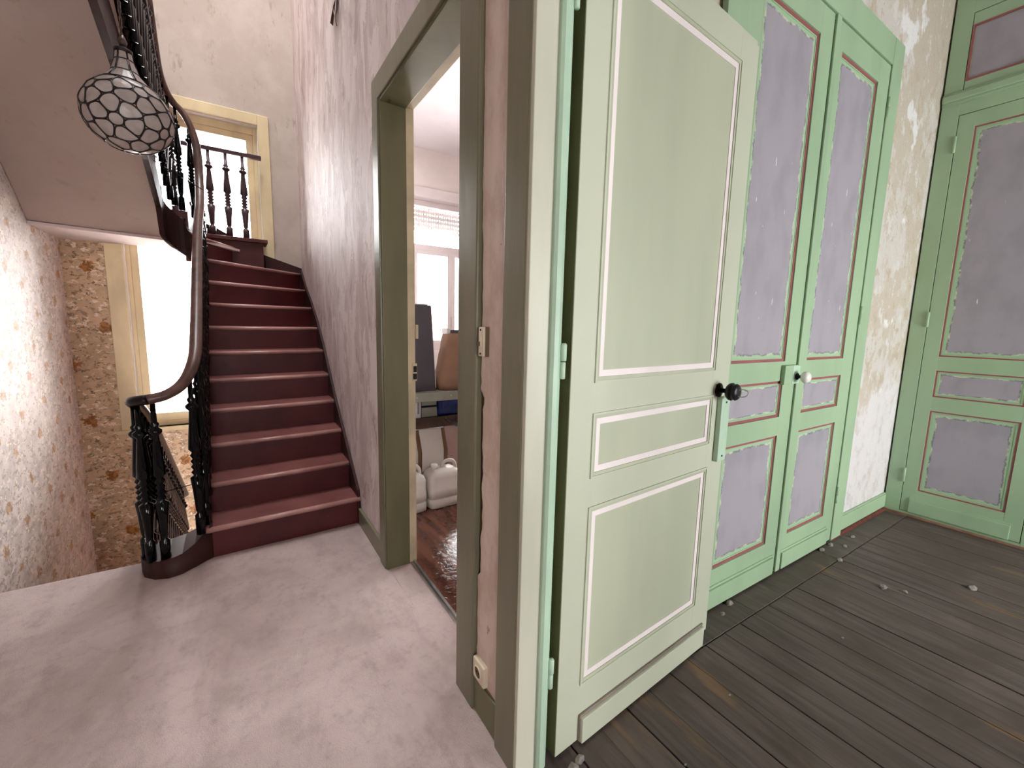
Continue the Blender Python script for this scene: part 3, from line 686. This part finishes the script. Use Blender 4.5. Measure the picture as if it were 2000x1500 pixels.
sk = empty('window_6', (-.2, 3.45, ZT), label='unseen skylight added for daylight high over the stairwell', kind='structure')  # unseen opening, added for light from above on the stair walls
MB().box((-.65, -1.05, .05), (.65, 1.05, .055)).build('pane', 'window_glass', sk)
MB().box((-.65, -1.05, 0), (-.60, 1.05, .05)).box((.60, -1.05, 0), (.65, 1.05, .05)).box((-.60, -1.05, 0), (.60, -1.0, .05)).box((-.60, 1.0, 0), (.60, 1.05, .05)).build('frame', 'white_wood', sk)
# neighbouring house outside the stair windows
struct('wall_outside', MB().box((-6, 11, -5), (7, 11.3, 1.5)), 'neighbour_brick', 'pale brick wall of the neighbouring house outside the lower window')

# ================================================================ STAIRCASE (upper flight)
RIS = .1745
st = empty('staircase', (.2, 2.7, 0), label='dark red painted wooden stairs rising from the landing, turning back overhead', cat='staircase')
OFF = (-.2, -2.7, 0)
def sp(mb, name, mat, label=None, par=None):
    o = mb.build(name, mat, par or st, label)
    if par is None: o.location = OFF
    return o
XI = -.175; XO = XW-.004
YR = [2.722, 2.945, 3.170, 3.395, 3.595, 3.795, 4.030, 4.330, 4.672]
YL = [2.682, 2.890, 3.110, 3.330, 3.520, 3.700, 3.885, 4.020, 4.130]
NL = [((XI, a), (XO, b)) for a, b in zip(YL, YR)]
NL += [((-.180, 4.215), (XO, YF-.01)), ((-.200, 4.275), (.150, YF-.01)), ((-.240, 4.31), (-.20, YF-.01))]
for k, (a, b) in enumerate(NL):
    z = RIS*(k+1); zb = RIS*k
    A, B = Vector((a[0], a[1])), Vector((b[0], b[1])); d = (B-A).normalized(); nrm = Vector((d.y, -d.x))   # toward the walker
    if k+1 < len(NL): C, D = Vector(NL[k+1][0]), Vector(NL[k+1][1])
    else: C, D = None, None
    # riser
    r = MB(); q = [A, B, B-nrm*.018, A-nrm*.018]
    r.add([(p.x, p.y, zb) for p in q]+[(p.x, p.y, z-.03) for p in q], [(0, 1, 2, 3), (7, 6, 5, 4), (0, 4, 5, 1), (1, 5, 6, 2), (2, 6, 7, 3), (3, 7, 4, 0)])
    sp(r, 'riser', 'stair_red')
    # tread polygon with rounded nosing
    if C is not None:
        back = [D-(-nrm*0), C]
        poly = [A, B]
        if k == 9: poly += [Vector((XO, YF-.005)), D, C]
        else: poly += [D, C]
        t_ = MB(); n_ = len(poly)
        if k < 10:
            poly2 = [p.copy() for p in poly]
            # push the back edge under the next riser
            t_.add([(p.x, p.y, z-.03) for p in poly2]+[(p.x, p.y, z) for p in poly2], [tuple(range(n_-1, -1, -1)), tuple(range(n_, 2*n_))]+[(i, (i+1) % n_, (i+1) % n_+n_, i+n_) for i in range(n_)])
        else:
            t_.add([(p.x, p.y, z-.03) for p in poly]+[(p.x, p.y, z) for p in poly], [tuple(range(n_-1, -1, -1)), tuple(range(n_, 2*n_))]+[(i, (i+1) % n_, (i+1) % n_+n_, i+n_) for i in range(n_)])
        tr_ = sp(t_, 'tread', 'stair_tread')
        # rounded nosing in front of the riser
        A3, B3 = Vector((A.x, A.y, z-.015)), Vector((B.x, B.y, z-.015)); n3 = Vector((nrm.x, nrm.y, 0)); m_ = MB(); pr = []
        for j in range(7):
            an = -PI/2+PI*j/6; pr.append((.022*math.cos(an), .015*math.sin(an)))
        vs = [(A3+n3*p[0]+Vector((0, 0, p[1])))[:] for p in pr]+[(B3+n3*p[0]+Vector((0, 0, p[1])))[:] for p in pr]
        m_.add(vs, [(j, j+1, j+8, j+7) for j in range(6)]+[tuple(range(7)), tuple(range(13, 6, -1))], True)
        nz = m_.build('nosing', 'stair_nosing_highlight', tr_)
# half landing in front of the window, returning steps overhead
ZH = RIS*12
sp(MB().prism([(-.24, 4.31), (-.20, YF-.005), (XL+.003, YF-.005), (XL+.003, 4.30), (-.35, 4.30)], ZH-.05, ZH, 'Z'), 'half_landing', 'stair_red')
for k in range(9):
    y0 = 4.30-.24*k; z = ZH+RIS*(k+1)
    sp(MB().box((XL+.003, y0-.26, z-.03), (-.385, y0, z)), 'tread', 'stair_red'); sp(MB().box((XL+.003, y0-.022, z-RIS), (-.385, y0-.004, z-.031)), 'riser', 'stair_red')
# plaster soffits
def soffit():
    ts = np.linspace(0, 1, 14); L = []; R = []
    lp = [(4.31, 1.905), (4.13, 2.07), (4.0, 2.18), (3.5, 2.52), (3.0, 2.84), (2.5, 3.17), (1.93, 3.56)]
    rp = [(4.48, 1.900), (3.95, 2.140), (3.70, 2.250), (3.245, 2.56), (2.91, 2.75), (2.45, 3.05), (1.93, 3.56)]
    m_ = MB(); n = len(lp); nx = 9; vs = []
    for j in range(n):
        for i in range(nx):
            u = i/(nx-1); vs.append((XL+.003+(-.384-XL-.003)*u, lp[j][0]*(1-u)+rp[j][0]*u, lp[j][1]*(1-u)+rp[j][1]*u))
    top = [(a, b, c+.012) for a, b, c in vs]
    fs = [(j*nx+i, j*nx+i+1, (j+1)*nx+i+1, (j+1)*nx+i) for j in range(n-1) for i in range(nx-1)]
    m_.add(vs, fs, True); m_.add(top, fs, True); return m_
sp(soffit(), 'soffit', 'soffit_plaster', 'sloping grey beige plaster underside of the returning flight')
sp(MB().prism([(XL+.003, 4.305), (-.36, 4.475), (-.30, 4.40), (-.24, 4.33), (-.19, 4.30), (XO-.4, YF-.03), (XO-.4, YF-.004), (XL+.003, YF-.004)], 1.880, 1.900, 'Z'), 'flat_soffit', 'soffit_pale', 'pale flat plaster underside of the half landing')
# wall string along the partition and far wall
def wall_string():
    m_ = MB(); pts = [(2.70, 0)]
    yy = [2.70]+YR+[YF-.002]; zz = [0.10]+[RIS*(k+1)+.045 for k in range(9)]+[RIS*10+.05]
    for a, b, c, d in zip(yy[:-1], zz[:-1], yy[1:], zz[1:]):
        m_.add([(XO-.014, a, b-.3), (XO-.014, c, d-.3), (XO-.014, c, d), (XO-.014, a, b), (XO+.003, a, b-.3), (XO+.003, c, d-.3), (XO+.003, c, d), (XO+.003, a, b)],
               [(0, 1, 2, 3), (7, 6, 5, 4), (3, 2, 6, 7), (0, 4, 5, 1)])
    return m_
sp(wall_string(), 'wall_string', 'string_wood')
m_ = MB(); xs_ = [XO, .30, .14, -.10, -.35]; zs_ = [RIS*10+.05, RIS*10+.15, RIS*11+.07, RIS*12+.02, RIS*12+.08]
for a, b, c, d in zip(xs_[:-1], zs_[:-1], xs_[1:], zs_[1:]):
    m_.prism([(a, b-.3), (c, d-.3), (c, d), (a, b)], YF-.030, YF-.002)
sp(m_, 'wall_string', 'string_wood')

# ---- rail path: from the lower flight, round the curtail, up the flight, round the turn and back overhead
def catmull(P, n=8):
    P = [Vector(p) for p in P]; out = []
    for i in range(len(P)-1):
        p0 = P[max(i-1, 0)]; p1 = P[i]; p2 = P[i+1]; p3 = P[min(i+2, len(P)-1)]
        for j in range(n):
            t = j/n; out.append(.5*((2*p1)+(-p0+p2)*t+(2*p0-5*p1+4*p2-p3)*t*t+(-p0+3*p1-3*p2+p3)*t**3))
    out.append(P[-1]); return out
RAIL_LOW = [(-.41, 4.40, -.20), (-.41, 3.86, .165), (-.41, 3.40, .47), (-.41, 3.14, .640), (-.415, 2.85, .805), (-.42, 2.70, .868), (-.402, 2.62, .885), (-.35, 2.585, .895)]
RAIL_UP = [(-.35, 2.585, .895), (-.28, 2.595, .912), (-.215, 2.635, .962), (-.172, 2.72, 1.065), (-.163, 2.90, 1.215), (-.163, 3.50, 1.665), (-.160, 3.85, 1.93), (-.150, 4.05, 2.10), (-.148, 4.22, 2.30),
           (-.150, 4.30, 2.52), (-.165, 4.335, 2.66), (-.200, 4.35, 2.775), (-.240, 4.355, 2.84), (-.280, 4.34, 2.875), (-.315, 4.27, 2.915), (-.338, 4.15, 2.985), (-.340, 4.0, 3.09), (-.338, 3.81, 3.255), (-.338, 3.40, 3.60), (-.338, 2.8, 4.05), (-.338, 2.3, 4.42)]
rl = catmull(RAIL_LOW); ru = catmull(RAIL_UP)
prof = [(.030*math.cos(a)*(1.0 if abs(math.cos(a)) < .8 else .96), .024*math.sin(a)) for a in np.linspace(0, 2*PI, 13)[:-1]]
sp(MB().sweep(ru, prof), 'handrail', 'handrail_wood', 'polished dark wooden handrail winding up the stairs')
# ---- inner string: follows the rail plan, below the balusters
def ztop_up(i, p):      # top of the inner string under a rail point
    if p.y < 2.74 and p.z < 1.2: return .09+.09*max(0, min(1, (p.x+.35)/.18))
    if p.z < 2.35 and p.x > -.17:
        yk = YL+[4.215, 4.275]; kk = np.interp(p.y, yk, np.arange(1, len(yk)+1)); return RIS*kk+.03
    if p.y > 4.1 and p.z < 3.0: return float(np.interp(p.z, [2.35, 2.66, 2.84, 3.0], [1.93, 2.02, 2.10, 2.17]))
    return float(np.interp(-p.y, [-4.2, -3.95, -3.70, -2.445, -2.91, -2.45, -1.93], [2.17, 2.36, 2.48, 2.80, 3.0, 3.30, 3.80]))
plan = [(XI+.006, y) for y in np.linspace(2.72, 4.12, 18)]+[(-.283+.112*math.cos(a), 4.17+.13*math.sin(a)) for a in np.linspace(.1, PI-.1, 12)]+[(-.398, y) for y in np.linspace(4.12, 1.95, 20)]
vs = []
for i, (x, y) in enumerate(plan):
    if i < 18:
        kk = float(np.interp(y, YL+[4.215], np.arange(1, len(YL)+2))); zt = RIS*kk+.03; zb = zt-.31
    elif i < 30:
        u = (i-17)/13; zt = 1.78*(1-u)+2.17*u+.02; zb = 1.62*(1-u)+1.905*u
        if u > .45: zt = max(zt, 2.02+.15*(u-.45)/.55)
    else:
        zb = float(np.interp(-y, [-4.48, -3.95, -3.70, -2.445, -2.91, -2.45, -1.93], [1.90, 2.135, 2.245, 2.555, 2.745, 3.045, 3.55])); zt = zb+.21
        zt = max(zt, 2.17)
    nx_ = plan[min(i+1, len(plan)-1)]; pv_ = plan[max(i-1, 0)]
    t = Vector((nx_[0]-pv_[0], nx_[1]-pv_[1], 0)).normalized(); s_ = Vector((t.y, -t.x, 0))*.016
    for sgn, z in ((-1, zb), (1, zb), (1, zt), (-1, zt)): vs.append((x+sgn*s_.x, y+sgn*s_.y, z))
n = len(plan)
m_ = MB(); m_.add(vs, [(i*4+j, i*4+(j+1) % 4, (i+1)*4+(j+1) % 4, (i+1)*4+j) for i in range(n-1) for j in range(4)]+[(3, 2, 1, 0), (n*4-4, n*4-3, n*4-2, n*4-1)], False)
sp(m_, 'inner_string', 'string_wood')
# ---- curtail block at the foot
ol = [(-.445, 2.80), (-.448, 2.70), (-.43, 2.635), (-.385, 2.585), (-.33, 2.565), (-.27, 2.578), (-.22, 2.615), (-.18, 2.66), (-.145, 2.685)]
hz = [.088, .088, .09, .092, .096, .108, .130, .160, .185]
bk = [(x, 2.80 if x < -.2 else 2.72) for x, _ in ol]
m_ = MB(); nO = len(ol); vs = [(x, y, 0) for x, y in ol]+[(x, y, h) for (x, y), h in zip(ol, hz)]+[(x, y+.02, h) for (x, y), h in zip(bk, hz)]+[(x, y+.02, 0) for (x, y) in bk]
for a in range(3): m_f = [(a*nO+i, a*nO+i+1, (a+1)*nO+i+1, (a+1)*nO+i) for i in range(nO-1)]; m_.f += m_f; m_.sm += [a == 0]*len(m_f)
m_.v += vs; m_.f += [(0, nO, 2*nO, 3*nO), (nO-1, 2*nO-1, 3*nO-1, 4*nO-1)]; m_.sm += [False]*2
sp(m_, 'curtail_step', 'string_wood')
# ---- balusters
BPROF = [(.015, 0), (.015, .125), (.008, .14), (.011, .16), (.015, .28), (.020, .37), (.009, .385), (.016, .405), (.009, .42), (.016, .44), (.009, .455), (.016, .475), (.009, .49), (.016, .51), (.010, .53), (.019, .55), (.017, .61), (.011, .74), (.009, .79), (.019, .81), (.019, .825), (.009, .84), (.013, .86), (.008, .875), (.007, 1.0)]
bal_me = {}
def baluster(parent, x, y, z0, z1, fat=1.0, mat='iron_black', off=OFF):
    key = (round(fat, 2), mat)
    if key not in bal_me:
        m_ = MB(); m_.lathe([(r*fat, h) for r, h in BPROF], (0, 0, 0), 10)
        o = m_.build('baluster', mat, parent); bal_me[key] = o.data
    else:
        o = bpy.data.objects.new('baluster', bal_me[key]); COL.objects.link(o); o.parent = parent
    o.location = (x+off[0], y+off[1], z0+off[2]); o.scale = (1, 1, z1-z0); return o
def along(path, step, start=0.0):
    acc = start; out = []; last = path[0]
    for i in range(1, len(path)):
        d = (Vector((path[i].x, path[i].y))-Vector((path[i-1].x, path[i-1].y))).length
        while acc <= d and d > 1e-6:
            out.append(path[i-1].lerp(path[i], acc/d)); acc += step
        acc -= d
    return out
for p in along(ru, .078, .03):
    z0 = ztop_up(0, p)
    if p.y < 2.7 and p.x < -.2: continue
    if p.z-z0 > .3: baluster(st, p.x, p.y, z0-.01, p.z-.015, 1.45)
baluster(st, -.335, 2.600, .085, .885, 1.45)
# tie rod across the turn
sp(MB().tube([(-.40, 3.9, 2.33), (-.12, 4.0, 2.20)], .003, 6), 'tie_rod', 'iron_black')

# ================================================================ lower flight
lf = empty('staircase', (-.75, 2.83, -.3), label='lower stairs going down beside the curtail step, dark rail and black balusters', cat='staircase')
LOF = (.75, -2.83, .3)
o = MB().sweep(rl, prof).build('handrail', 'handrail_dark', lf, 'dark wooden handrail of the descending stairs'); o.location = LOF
for k in range(9):
    y0 = 2.84+.215*k; z = -RIS*(k+1)
    o = MB().box((XL+.003, y0, z-.03), (-.43, min(y0+.24, YF-.01), z)).build('tread', 'stair_red', lf); o.location = LOF
    o = MB().box((XL+.003, y0+.001, z+.001), (-.43, y0+.016, z+RIS-.031)).build('riser', 'stair_red', lf); o.location = LOF
def zlow(p): return p.z-.775 if p.y > 2.8 else .088
for p in along(rl, .074, .02):
    if p.y < 4.3: baluster(lf, p.x, p.y, zlow(p), p.z-.015, 1.5, off=LOF)
m_ = MB(); pts = [(y, z) for y, z in ((2.80, .12), (3.14, -.11), (3.86, -.60), (4.40, -.96))]
for (a, b), (c, d) in zip(pts[:-1], pts[1:]): m_.prism([(a, b-.3), (c, d-.3), (c, d), (a, b)], -.428, -.392, 'X')
o = m_.build('inner_string', 'string_wood', lf); o.location = LOF
o = MB().tube([(-.41, 3.25, .22), (-.16, 3.3, .245)], .003, 6).build('tie_rod', 'iron_black', lf); o.location = LOF

# ================================================================ window guard in front of the upper window
wg = empty('window_guard', (-.2, 4.85, 1.97), label='dark wooden window guard rail with turned balusters before the upper stair window', cat='guard rail')
GO = (.2, -4.85, -1.97)
o = MB().box((-.86, 4.828, 2.735), (.312, 4.868, 2.772), .006).build('guard_rail', 'guard_wood', wg); o.location = GO
i = 0; x = .160
while x > -.85: baluster(wg, x, 4.848, 2.005, 2.738, 1.75, 'guard_wood', GO); x -= .128
o = MB().box((-.86, 4.70, 1.972), (.322, 4.945, 2.005), .005).build('ledge', 'ledge_wood', wg); o.location = GO
o = MB().box((-.30, 4.73, 1.76), (.285, 4.943, 1.971), .003).build('ledge_box', 'ledge_wood', wg); o.location = GO

# ================================================================ capiz pendant
def pendant():
    C = Vector((-.305, 2.44, 2.085)); R = .147
    root = empty('pendant_lamp', C[:], label='round capiz shell pendant lamp with dark leaded petals over the stairwell', cat='pendant lamp')
    phi = (1+5**.5)/2
    ico = [Vector(v).normalized() for v in ((0, 1, phi), (0, 1, -phi), (0, -1, phi), (0, -1, -phi), (1, phi, 0), (1, -phi, 0), (-1, phi, 0), (-1, -phi, 0), (phi, 0, 1), (phi, 0, -1), (-phi, 0, 1), (-phi, 0, -1))]
    rot = Matrix.Rotation(math.radians(31.7), 3, 'X'); rz = Matrix.Rotation(.45, 3, 'Z')
    ico = [rz @ (rot @ v) for v in ico]
    seeds = []
    for v in ico:
        seeds.append(v); a = v.cross(Vector((.31, .2, .93))).normalized(); b = v.cross(a)
        for j in range(6):
            t = 2*PI*j/6; d = a*math.cos(t)+b*math.sin(t); th = math.radians(18.5); seeds.append((v*math.cos(th)+d*math.sin(th)).normalized())
    bm = bmesh.new(); bv = [bm.verts.new(s_) for s_ in seeds]; bmesh.ops.convex_hull(bm, input=bv)
    bmesh.ops.triangulate(bm, faces=bm.faces[:]); bm.verts.ensure_lookup_table(); bm.faces.ensure_lookup_table()
    def cc(f):
        a, b, c = [v.co for v in f.verts]; n_ = (b-a).cross(c-a).normalized(); return n_ if n_.dot(a+b+c) > 0 else -n_
    lead = MB()
    def shape(d):   # unit direction -> lamp surface, slightly squat
        return Vector((d.x*R, d.y*R, d.z*R*.93))
    for v in list(bm.verts):
        if not v.link_faces: continue
        s_ = v.co.normalized()
        pts = [cc(f) for f in v.link_faces]
        a = s_.cross(Vector((.3, .5, .8))).normalized(); b = s_.cross(a)
        pts.sort(key=lambda p: math.atan2(p.dot(b), p.dot(a)))
        cen = sum(pts, Vector())/len(pts)
        if cen.normalized().z > .86: continue
        pts = [cen+(p-cen)*.97 for p in pts]
        for _ in range(2):
            q = []
            for i in range(len(pts)): p0, p1 = pts[i], pts[(i+1) % len(pts)]; q += [p0*.8+p1*.2, p0*.2+p1*.8]
            pts = q
        P = [shape(p.normalized()) for p in pts]; cz = shape(cen.normalized()); n_ = len(P)
        pm = MB(); pm.add([cz[:]]+[p[:] for p in P]+[(cz*.985)[:]]+[(p*.985)[:] for p in P], [(0, 1+i, 1+(i+1) % n_) for i in range(n_)]+[(n_+1, n_+2+(i+1) % n_, n_+2+i) for i in range(n_)]+[(1+i, n_+2+i, n_+2+(i+1) % n_, 1+(i+1) % n_) for i in range(n_)], False)
        pm.build('pane', 'capiz', root)
        lead.tube([(p*1.004)[:] for p in P], .0026, 5, True)
    bm.free()
    # neck: two rings of panes tapering to the collar
    rings = [(.078, .118), (.044, .160), (.030, .205), (.026, .235)]
    for (r0, h0), (r1, h1) in zip(rings[:-1], rings[1:]):
        for j in range(6):
            a0, a1 = 2*PI*j/6+.05, 2*PI*(j+1)/6-.05
            q = [(r0*math.cos(a), r0*math.sin(a), h0) for a in np.linspace(a0, a1, 5)]+[(r1*math.cos(a), r1*math.sin(a), h1) for a in np.linspace(a1, a0, 5)]
            pm = MB(); n_ = len(q); qi = [(x*.95, y*.95, z) for x, y, z in q]
            fs = [(i, i+1, 8-i, 9-i) for i in range(4)]+[(n_+i+1, n_+i, n_+9-i, n_+8-i) for i in range(4)]+[(i, n_+i, n_+(i+1) % n_, (i+1) % n_) for i in range(n_)]
            pm.add(q+qi, fs); pm.build('pane', 'capiz', root); lead.tube(q, .0026, 5, True)
    lead.build('lead_frame', 'lead', root)
    MB().lathe([(.026, .232), (.030, .236), (.030, .246), (.012, .252), (.008, .275)], (0, 0, 0), 14).build('collar', 'lead', root)
    pth = [(.004*math.cos(z*55), .004*math.sin(z*55), z) for z in np.arange(.27, 4.30, .03)]
    pth2 = [(-.004*math.cos(z*55), -.004*math.sin(z*55), z) for z in np.arange(.27, 4.30, .03)]
    MB().tube(pth, .0035, 6).tube(pth2, .0035, 6).build('twisted_cord', 'cord_brown', root)
    MB().lathe([(.012, .262), (.016, .275), (.006, .30)], (0, 0, 0), 12).build('cord_cap', 'cord_brown', root)
    MB().lathe([(.05, 4.312), (.05, 4.29), (.02, 4.25)], (0, 0, 0), 16).build('ceiling_rose', 'porcelain', root)
pendant()

# ================================================================ switch and socket on the wall strip
sw_ = empty('light_switch', (XW, 1.095, 1.23), label='small cream lever switch on the strip between the doors', cat='light switch')
MB().box((-.024, -.015, -.043), (.002, .015, .043), .003).build('backing', 'slot_dark', sw_); MB().box((-.030, -.0145, -.042), (-.022, .0145, .042), .0025).build('plate', 'plastic_cream', sw_)
MB().box((-.034, -.005, -.014), (-.029, .005, .016), .001).build('lever_guide', 'plastic_cream', sw_); MB().box((-.040, -.003, -.012), (-.032, .003, .0), .001).build('lever', 'slot_dark', sw_)
MB().lathe([(.0026, -.0325), (.0026, -.0298), (.002, -.029)], (0, 0, .034), 8, 'X').lathe([(.0026, -.0325), (.0026, -.0298), (.002, -.029)], (0, 0, -.034), 8, 'X').build('screw', 'iron_dark', sw_)
so = empty('wall_socket', (XW, 1.092, .172), label='old cream round-hole wall socket above the olive baseboard', cat='wall socket')
MB().box((-.026, -.036, -.036), (.003, .036, .036), .006).build('plate', 'plastic_cream', so)
MB().lathe([(.023, -.0262), (.023, -.030), (.019, -.030), (.018, -.027)], (0, 0, 0), 22, 'X').build('rim', 'plastic_cream', so)
MB().lathe([(.018, -.0262), (.018, -.0275), (.001, -.0277)], (0, 0, 0), 20, 'X').build('well', 'slot_dark', so)
MB().lathe([(.0028, -.0276), (.0028, -.0282), (.001, -.0283)], (0, .007, 0), 8, 'X').lathe([(.0028, -.0276), (.0028, -.0282), (.001, -.0283)], (0, -.007, 0), 8, 'X').build('pin_hole', 'dark_hole', so)

# ================================================================ store room contents
sh = empty('shelf_rack', (1.3, 2.85, 0), label='grey metal storage rack seen through the store room doorway', cat='shelf')
def shb(n, a, b, m_, bev=.002):
    o = MB().box(a, b, bev).build(n, m_, sh); o.location = (-1.3, -2.85, 0); return o
shb('shelf', (.86, 2.66, .785), (1.75, 3.06, .82), 'metal_grey'); shb('shelf_lip', (.86, 2.648, .765), (1.75, 2.662, .824), 'metal_grey')
shb('low_shelf', (.86, 2.86, .585), (1.75, 3.06, .605), 'wood_dark'); shb('low_shelf_lip', (.86, 2.845, .535), (1.75, 2.862, .612), 'wood_dark')
for x in (.86, 1.72):
    for y in (2.665, 3.03): shb('post', (x, y, 0), (x+.03, y+.03, 1.0), 'metal_grey')
shb('side_rail', (1.27, 2.60, .575), (1.283, 2.86, .60), 'steel')
m_ = MB()
for x in (.985, 1.225): m_.lathe([(.006, 2.6475), (.006, 2.644), (.002, 2.6435)], (x, 0, .795), 8, 'Y')
o = m_.build('bolt', 'steel', sh); o.location = (-1.3, -2.85, 0)
pb = empty('display_board', (1.02, 2.80, .8215), label='tall dark grey board case leaning upright on the rack', cat='case')
o = MB().prism([(-.14, 0), (.135, 0), (.100, .575), (-.14, .58)], -.06, .055).build('body', 'board_grey', pb)
MB().prism([(.1345, .02), (.140, .02), (.1045, .570), (.0995, .570)], -.058, .053).box((-.138, -.058, .578), (.098, .053, .583)).build('edge_binding', 'board_edge', pb)
# paper bag: loft of rounded sections, pinched at the top
def bag(name, loc, w0, d0, hgt, mat, label, cat, pinch=.6, lean=0.0, seed=1):
    rnd = random.Random(seed); m_ = MB(); nsec = 9; seg = 20; vs = []
    for j in range(nsec):
        u = j/(nsec-1); wx = w0*(1-.22*u)*(1 if u > .04 else .93); dy = d0*(1-(1-pinch)*u)
        for i in range(seg):
            a = 2*PI*i/seg; c, s_ = math.cos(a), math.sin(a); e = .5
            x = wx/2*math.copysign(abs(c)**e, c); y = dy/2*math.copysign(abs(s_)**e, s_); k_ = 1+rnd.uniform(-.03, .03)
            vs.append((x*k_+lean*u*hgt, y*k_, u*hgt+rnd.uniform(-.004, .004)*(1 if 0 < j else 0)))
    fs = [(j*seg+i, j*seg+(i+1) % seg, (j+1)*seg+(i+1) % seg, (j+1)*seg+i) for j in range(nsec-1) for i in range(seg)]+[tuple(range(seg-1, -1, -1)), tuple(range((nsec-1)*seg, nsec*seg))]
    r_ = empty(name, loc, label=label, cat=cat); m_.add(vs, fs, True).build('body', mat, r_); return r_
kb_ = bag('paper_bag', (1.33, 2.80, .8215), .32, .20, .39, 'kraft', 'brown paper bag standing on the rack beside the grey board', 'bag', .7, .10, 3)
MB().box((-.06, -.05, .388), (.05, .05, .415), .003).build('book', 'board_grey', kb_)
MB().box((-.085, -.045, .386), (-.04, .045, .425), .002).build('paper_stack', 'paper', kb_)
bag('cloth_bundle', (1.185, 2.97, .8215), .085, .12, .30, 'red_cloth', 'dark red bundle squeezed between grey board and paper bag', 'bundle', .6, 0, 5)
bag('blue_bag', (1.37, 2.945, .6065), .30, .15, .175, 'bag_blue', 'crumpled blue plastic bag on the low rack shelf', 'bag', .8, .0, 8)
pp = empty('paper_box', (1.04, 2.93, .6065), label='white printed paper box on the low rack shelf', cat='box'); MB().box((-.10, -.05, 0), (.06, .05, .155), .002).build('body', 'paper', pp)
m_ = MB()
for j in range(5): m_.box((-.085+.03*j, -.0512, .03), (-.070+.03*j, -.050, .14))
m_.build('print', 'metal_grey', pp)
gb = empty('grey_carton', (1.16, 2.94, .6065), label='small grey carton between the paper box and blue bag', cat='box'); MB().prism([(-.05, 0), (.07, 0), (.06, .16), (-.05, .165)], -.05, .05).build('body', 'metal_grey', gb); MB().box((-.051, -.0515, .07), (.066, -.049, .085)).build('seam', 'dark_hole', gb)
for i, (x, lab) in enumerate(((.985, 'white carton with brown tape behind the left jerrycan'), (1.185, 'white carton with brown tape behind the right jerrycan'))):
    c_ = empty('storage_carton', (x, 2.93, 0), label=lab, cat='carton', group='cartons under the rack')
    MB().prism([(-.085, 0), (.085, 0), (.085, .36), (.06, .525), (-.11, .525), (-.085, .36)], -.07, .10).build('body', 'carton_white', c_)
    MB().prism([(.085, 0), (.112, 0), (.112, .355), (.084, .525), (.060, .525), (.085, .36)], -.076, .10).build('tape', 'tape_brown', c_)
def jerrycan(loc, rz, label):
    r_ = empty('jerrycan', loc, rz, label, 'jerrycan', 'white jerrycans on the store room floor'); secs = [(.0, .118, .078, .020), (.006, .125, .085, .030), (.06, .127, .087, .032), (.063, .122, .082, .03), (.075, .122, .082, .03), (.078, .127, .087, .032), (.135, .127, .087, .032), (.138, .124, .084, .03), (.215, .124, .084, .03), (.245, .112, .074, .03), (.262, .080, .055, .03), (.268, .03, .03, .02)]
    vs = []; seg = 28; m_ = MB()
    for h, a, b, rr in secs:
        for i in range(seg):
            t = 2*PI*i/seg; c, s_ = math.cos(t), math.sin(t); e = .35; vs.append((a*math.copysign(abs(c)**e, c), b*math.copysign(abs(s_)**e, s_), h))
    n_ = len(secs); m_.add(vs, [(j*seg+i, j*seg+(i+1) % seg, (j+1)*seg+(i+1) % seg, (j+1)*seg+i) for j in range(n_-1) for i in range(seg)]+[tuple(range(seg-1, -1, -1)), tuple(range((n_-1)*seg, n_*seg))], True)
    m_.build('body', 'jug_white', r_)
    MB().sweep(catmull([(-.005, 0, .262), (.005, 0, .292), (.03, 0, .308), (.075, 0, .305), (.098, 0, .280), (.104, 0, .245)], 5), [(.013*math.cos(a), .011*math.sin(a)) for a in np.linspace(0, 2*PI, 11)[:-1]], up=Vector((0, 1, 0))).build('handle', 'jug_white', r_)
    MB().lathe([(.020, .262), (.020, .275), (.024, .277), (.024, .297), (.020, .300), (.004, .300)], (-.062, 0, 0), 16).build('cap', 'porcelain', r_)
jerrycan((.935, 2.735, 0), .12, 'white plastic jerrycan half hidden by the left door jamb')
jerrycan((1.205, 2.745, 0), .05, 'white plastic jerrycan with open handle and cap in full view')

# ================================================================ plaster crumbs on the bedroom floor
crumbs = [(2.712, .666, .024, 'pale plaster flake on the middle of the floorboards'), (2.76, .593, .018, 'smaller plaster flake next to the pale one'), (3.107, .421, .030, 'grey plaster lump on the right floorboards'),
          (2.823, .896, .022, 'plaster crumb at the border board seam below the closet'), (3.038, .948, .018, 'plaster crumb before the red floor strip'), (3.221, .973, .020, 'plaster crumb under the mint baseboard'),
          (2.977, 1.000, .022, 'plaster crumb at the foot of the closet frame'), (2.86, 1.000, .024, 'grey rubble at the right closet door bottom'), (1.80, .974, .016, 'crumb on the border board near the open door'),
          (1.90, 1.000, .024, 'grey rubble under the left closet door'), (1.409, .71, .007, 'tiny white speck on the floorboards near the door'), (.80, .815, .020, 'grey rubble at the foot of the open door hinge'), (.765, .80, .026, 'larger grey rubble beside the door frame foot'),
          (2.10, .62, .008, 'tiny crumb in the centre of the boards'), (1.06, .64, .005, 'small white speck by the kick board')]
for i, (x, y, r, lab) in enumerate(crumbs):
    rnd = random.Random(i); bm = bmesh.new(); bmesh.ops.create_icosphere(bm, subdivisions=1, radius=1)
    for v in bm.verts: v.co = Vector((v.co.x*r*rnd.uniform(.7, 1.2), v.co.y*r*.7*rnd.uniform(.7, 1.2), max(v.co.z, -.35)*r*.55*rnd.uniform(.7, 1.2)))
    zm = min(v.co.z for v in bm.verts)
    for v in bm.verts: v.co.z = v.co.z-zm
    MB().bm(bm).build('plaster_crumb', 'plaster_bit', None, lab, 'rubble', 'plaster crumbs on the bedroom floor', loc=(x, y, .001 if y > .905 else -.001))
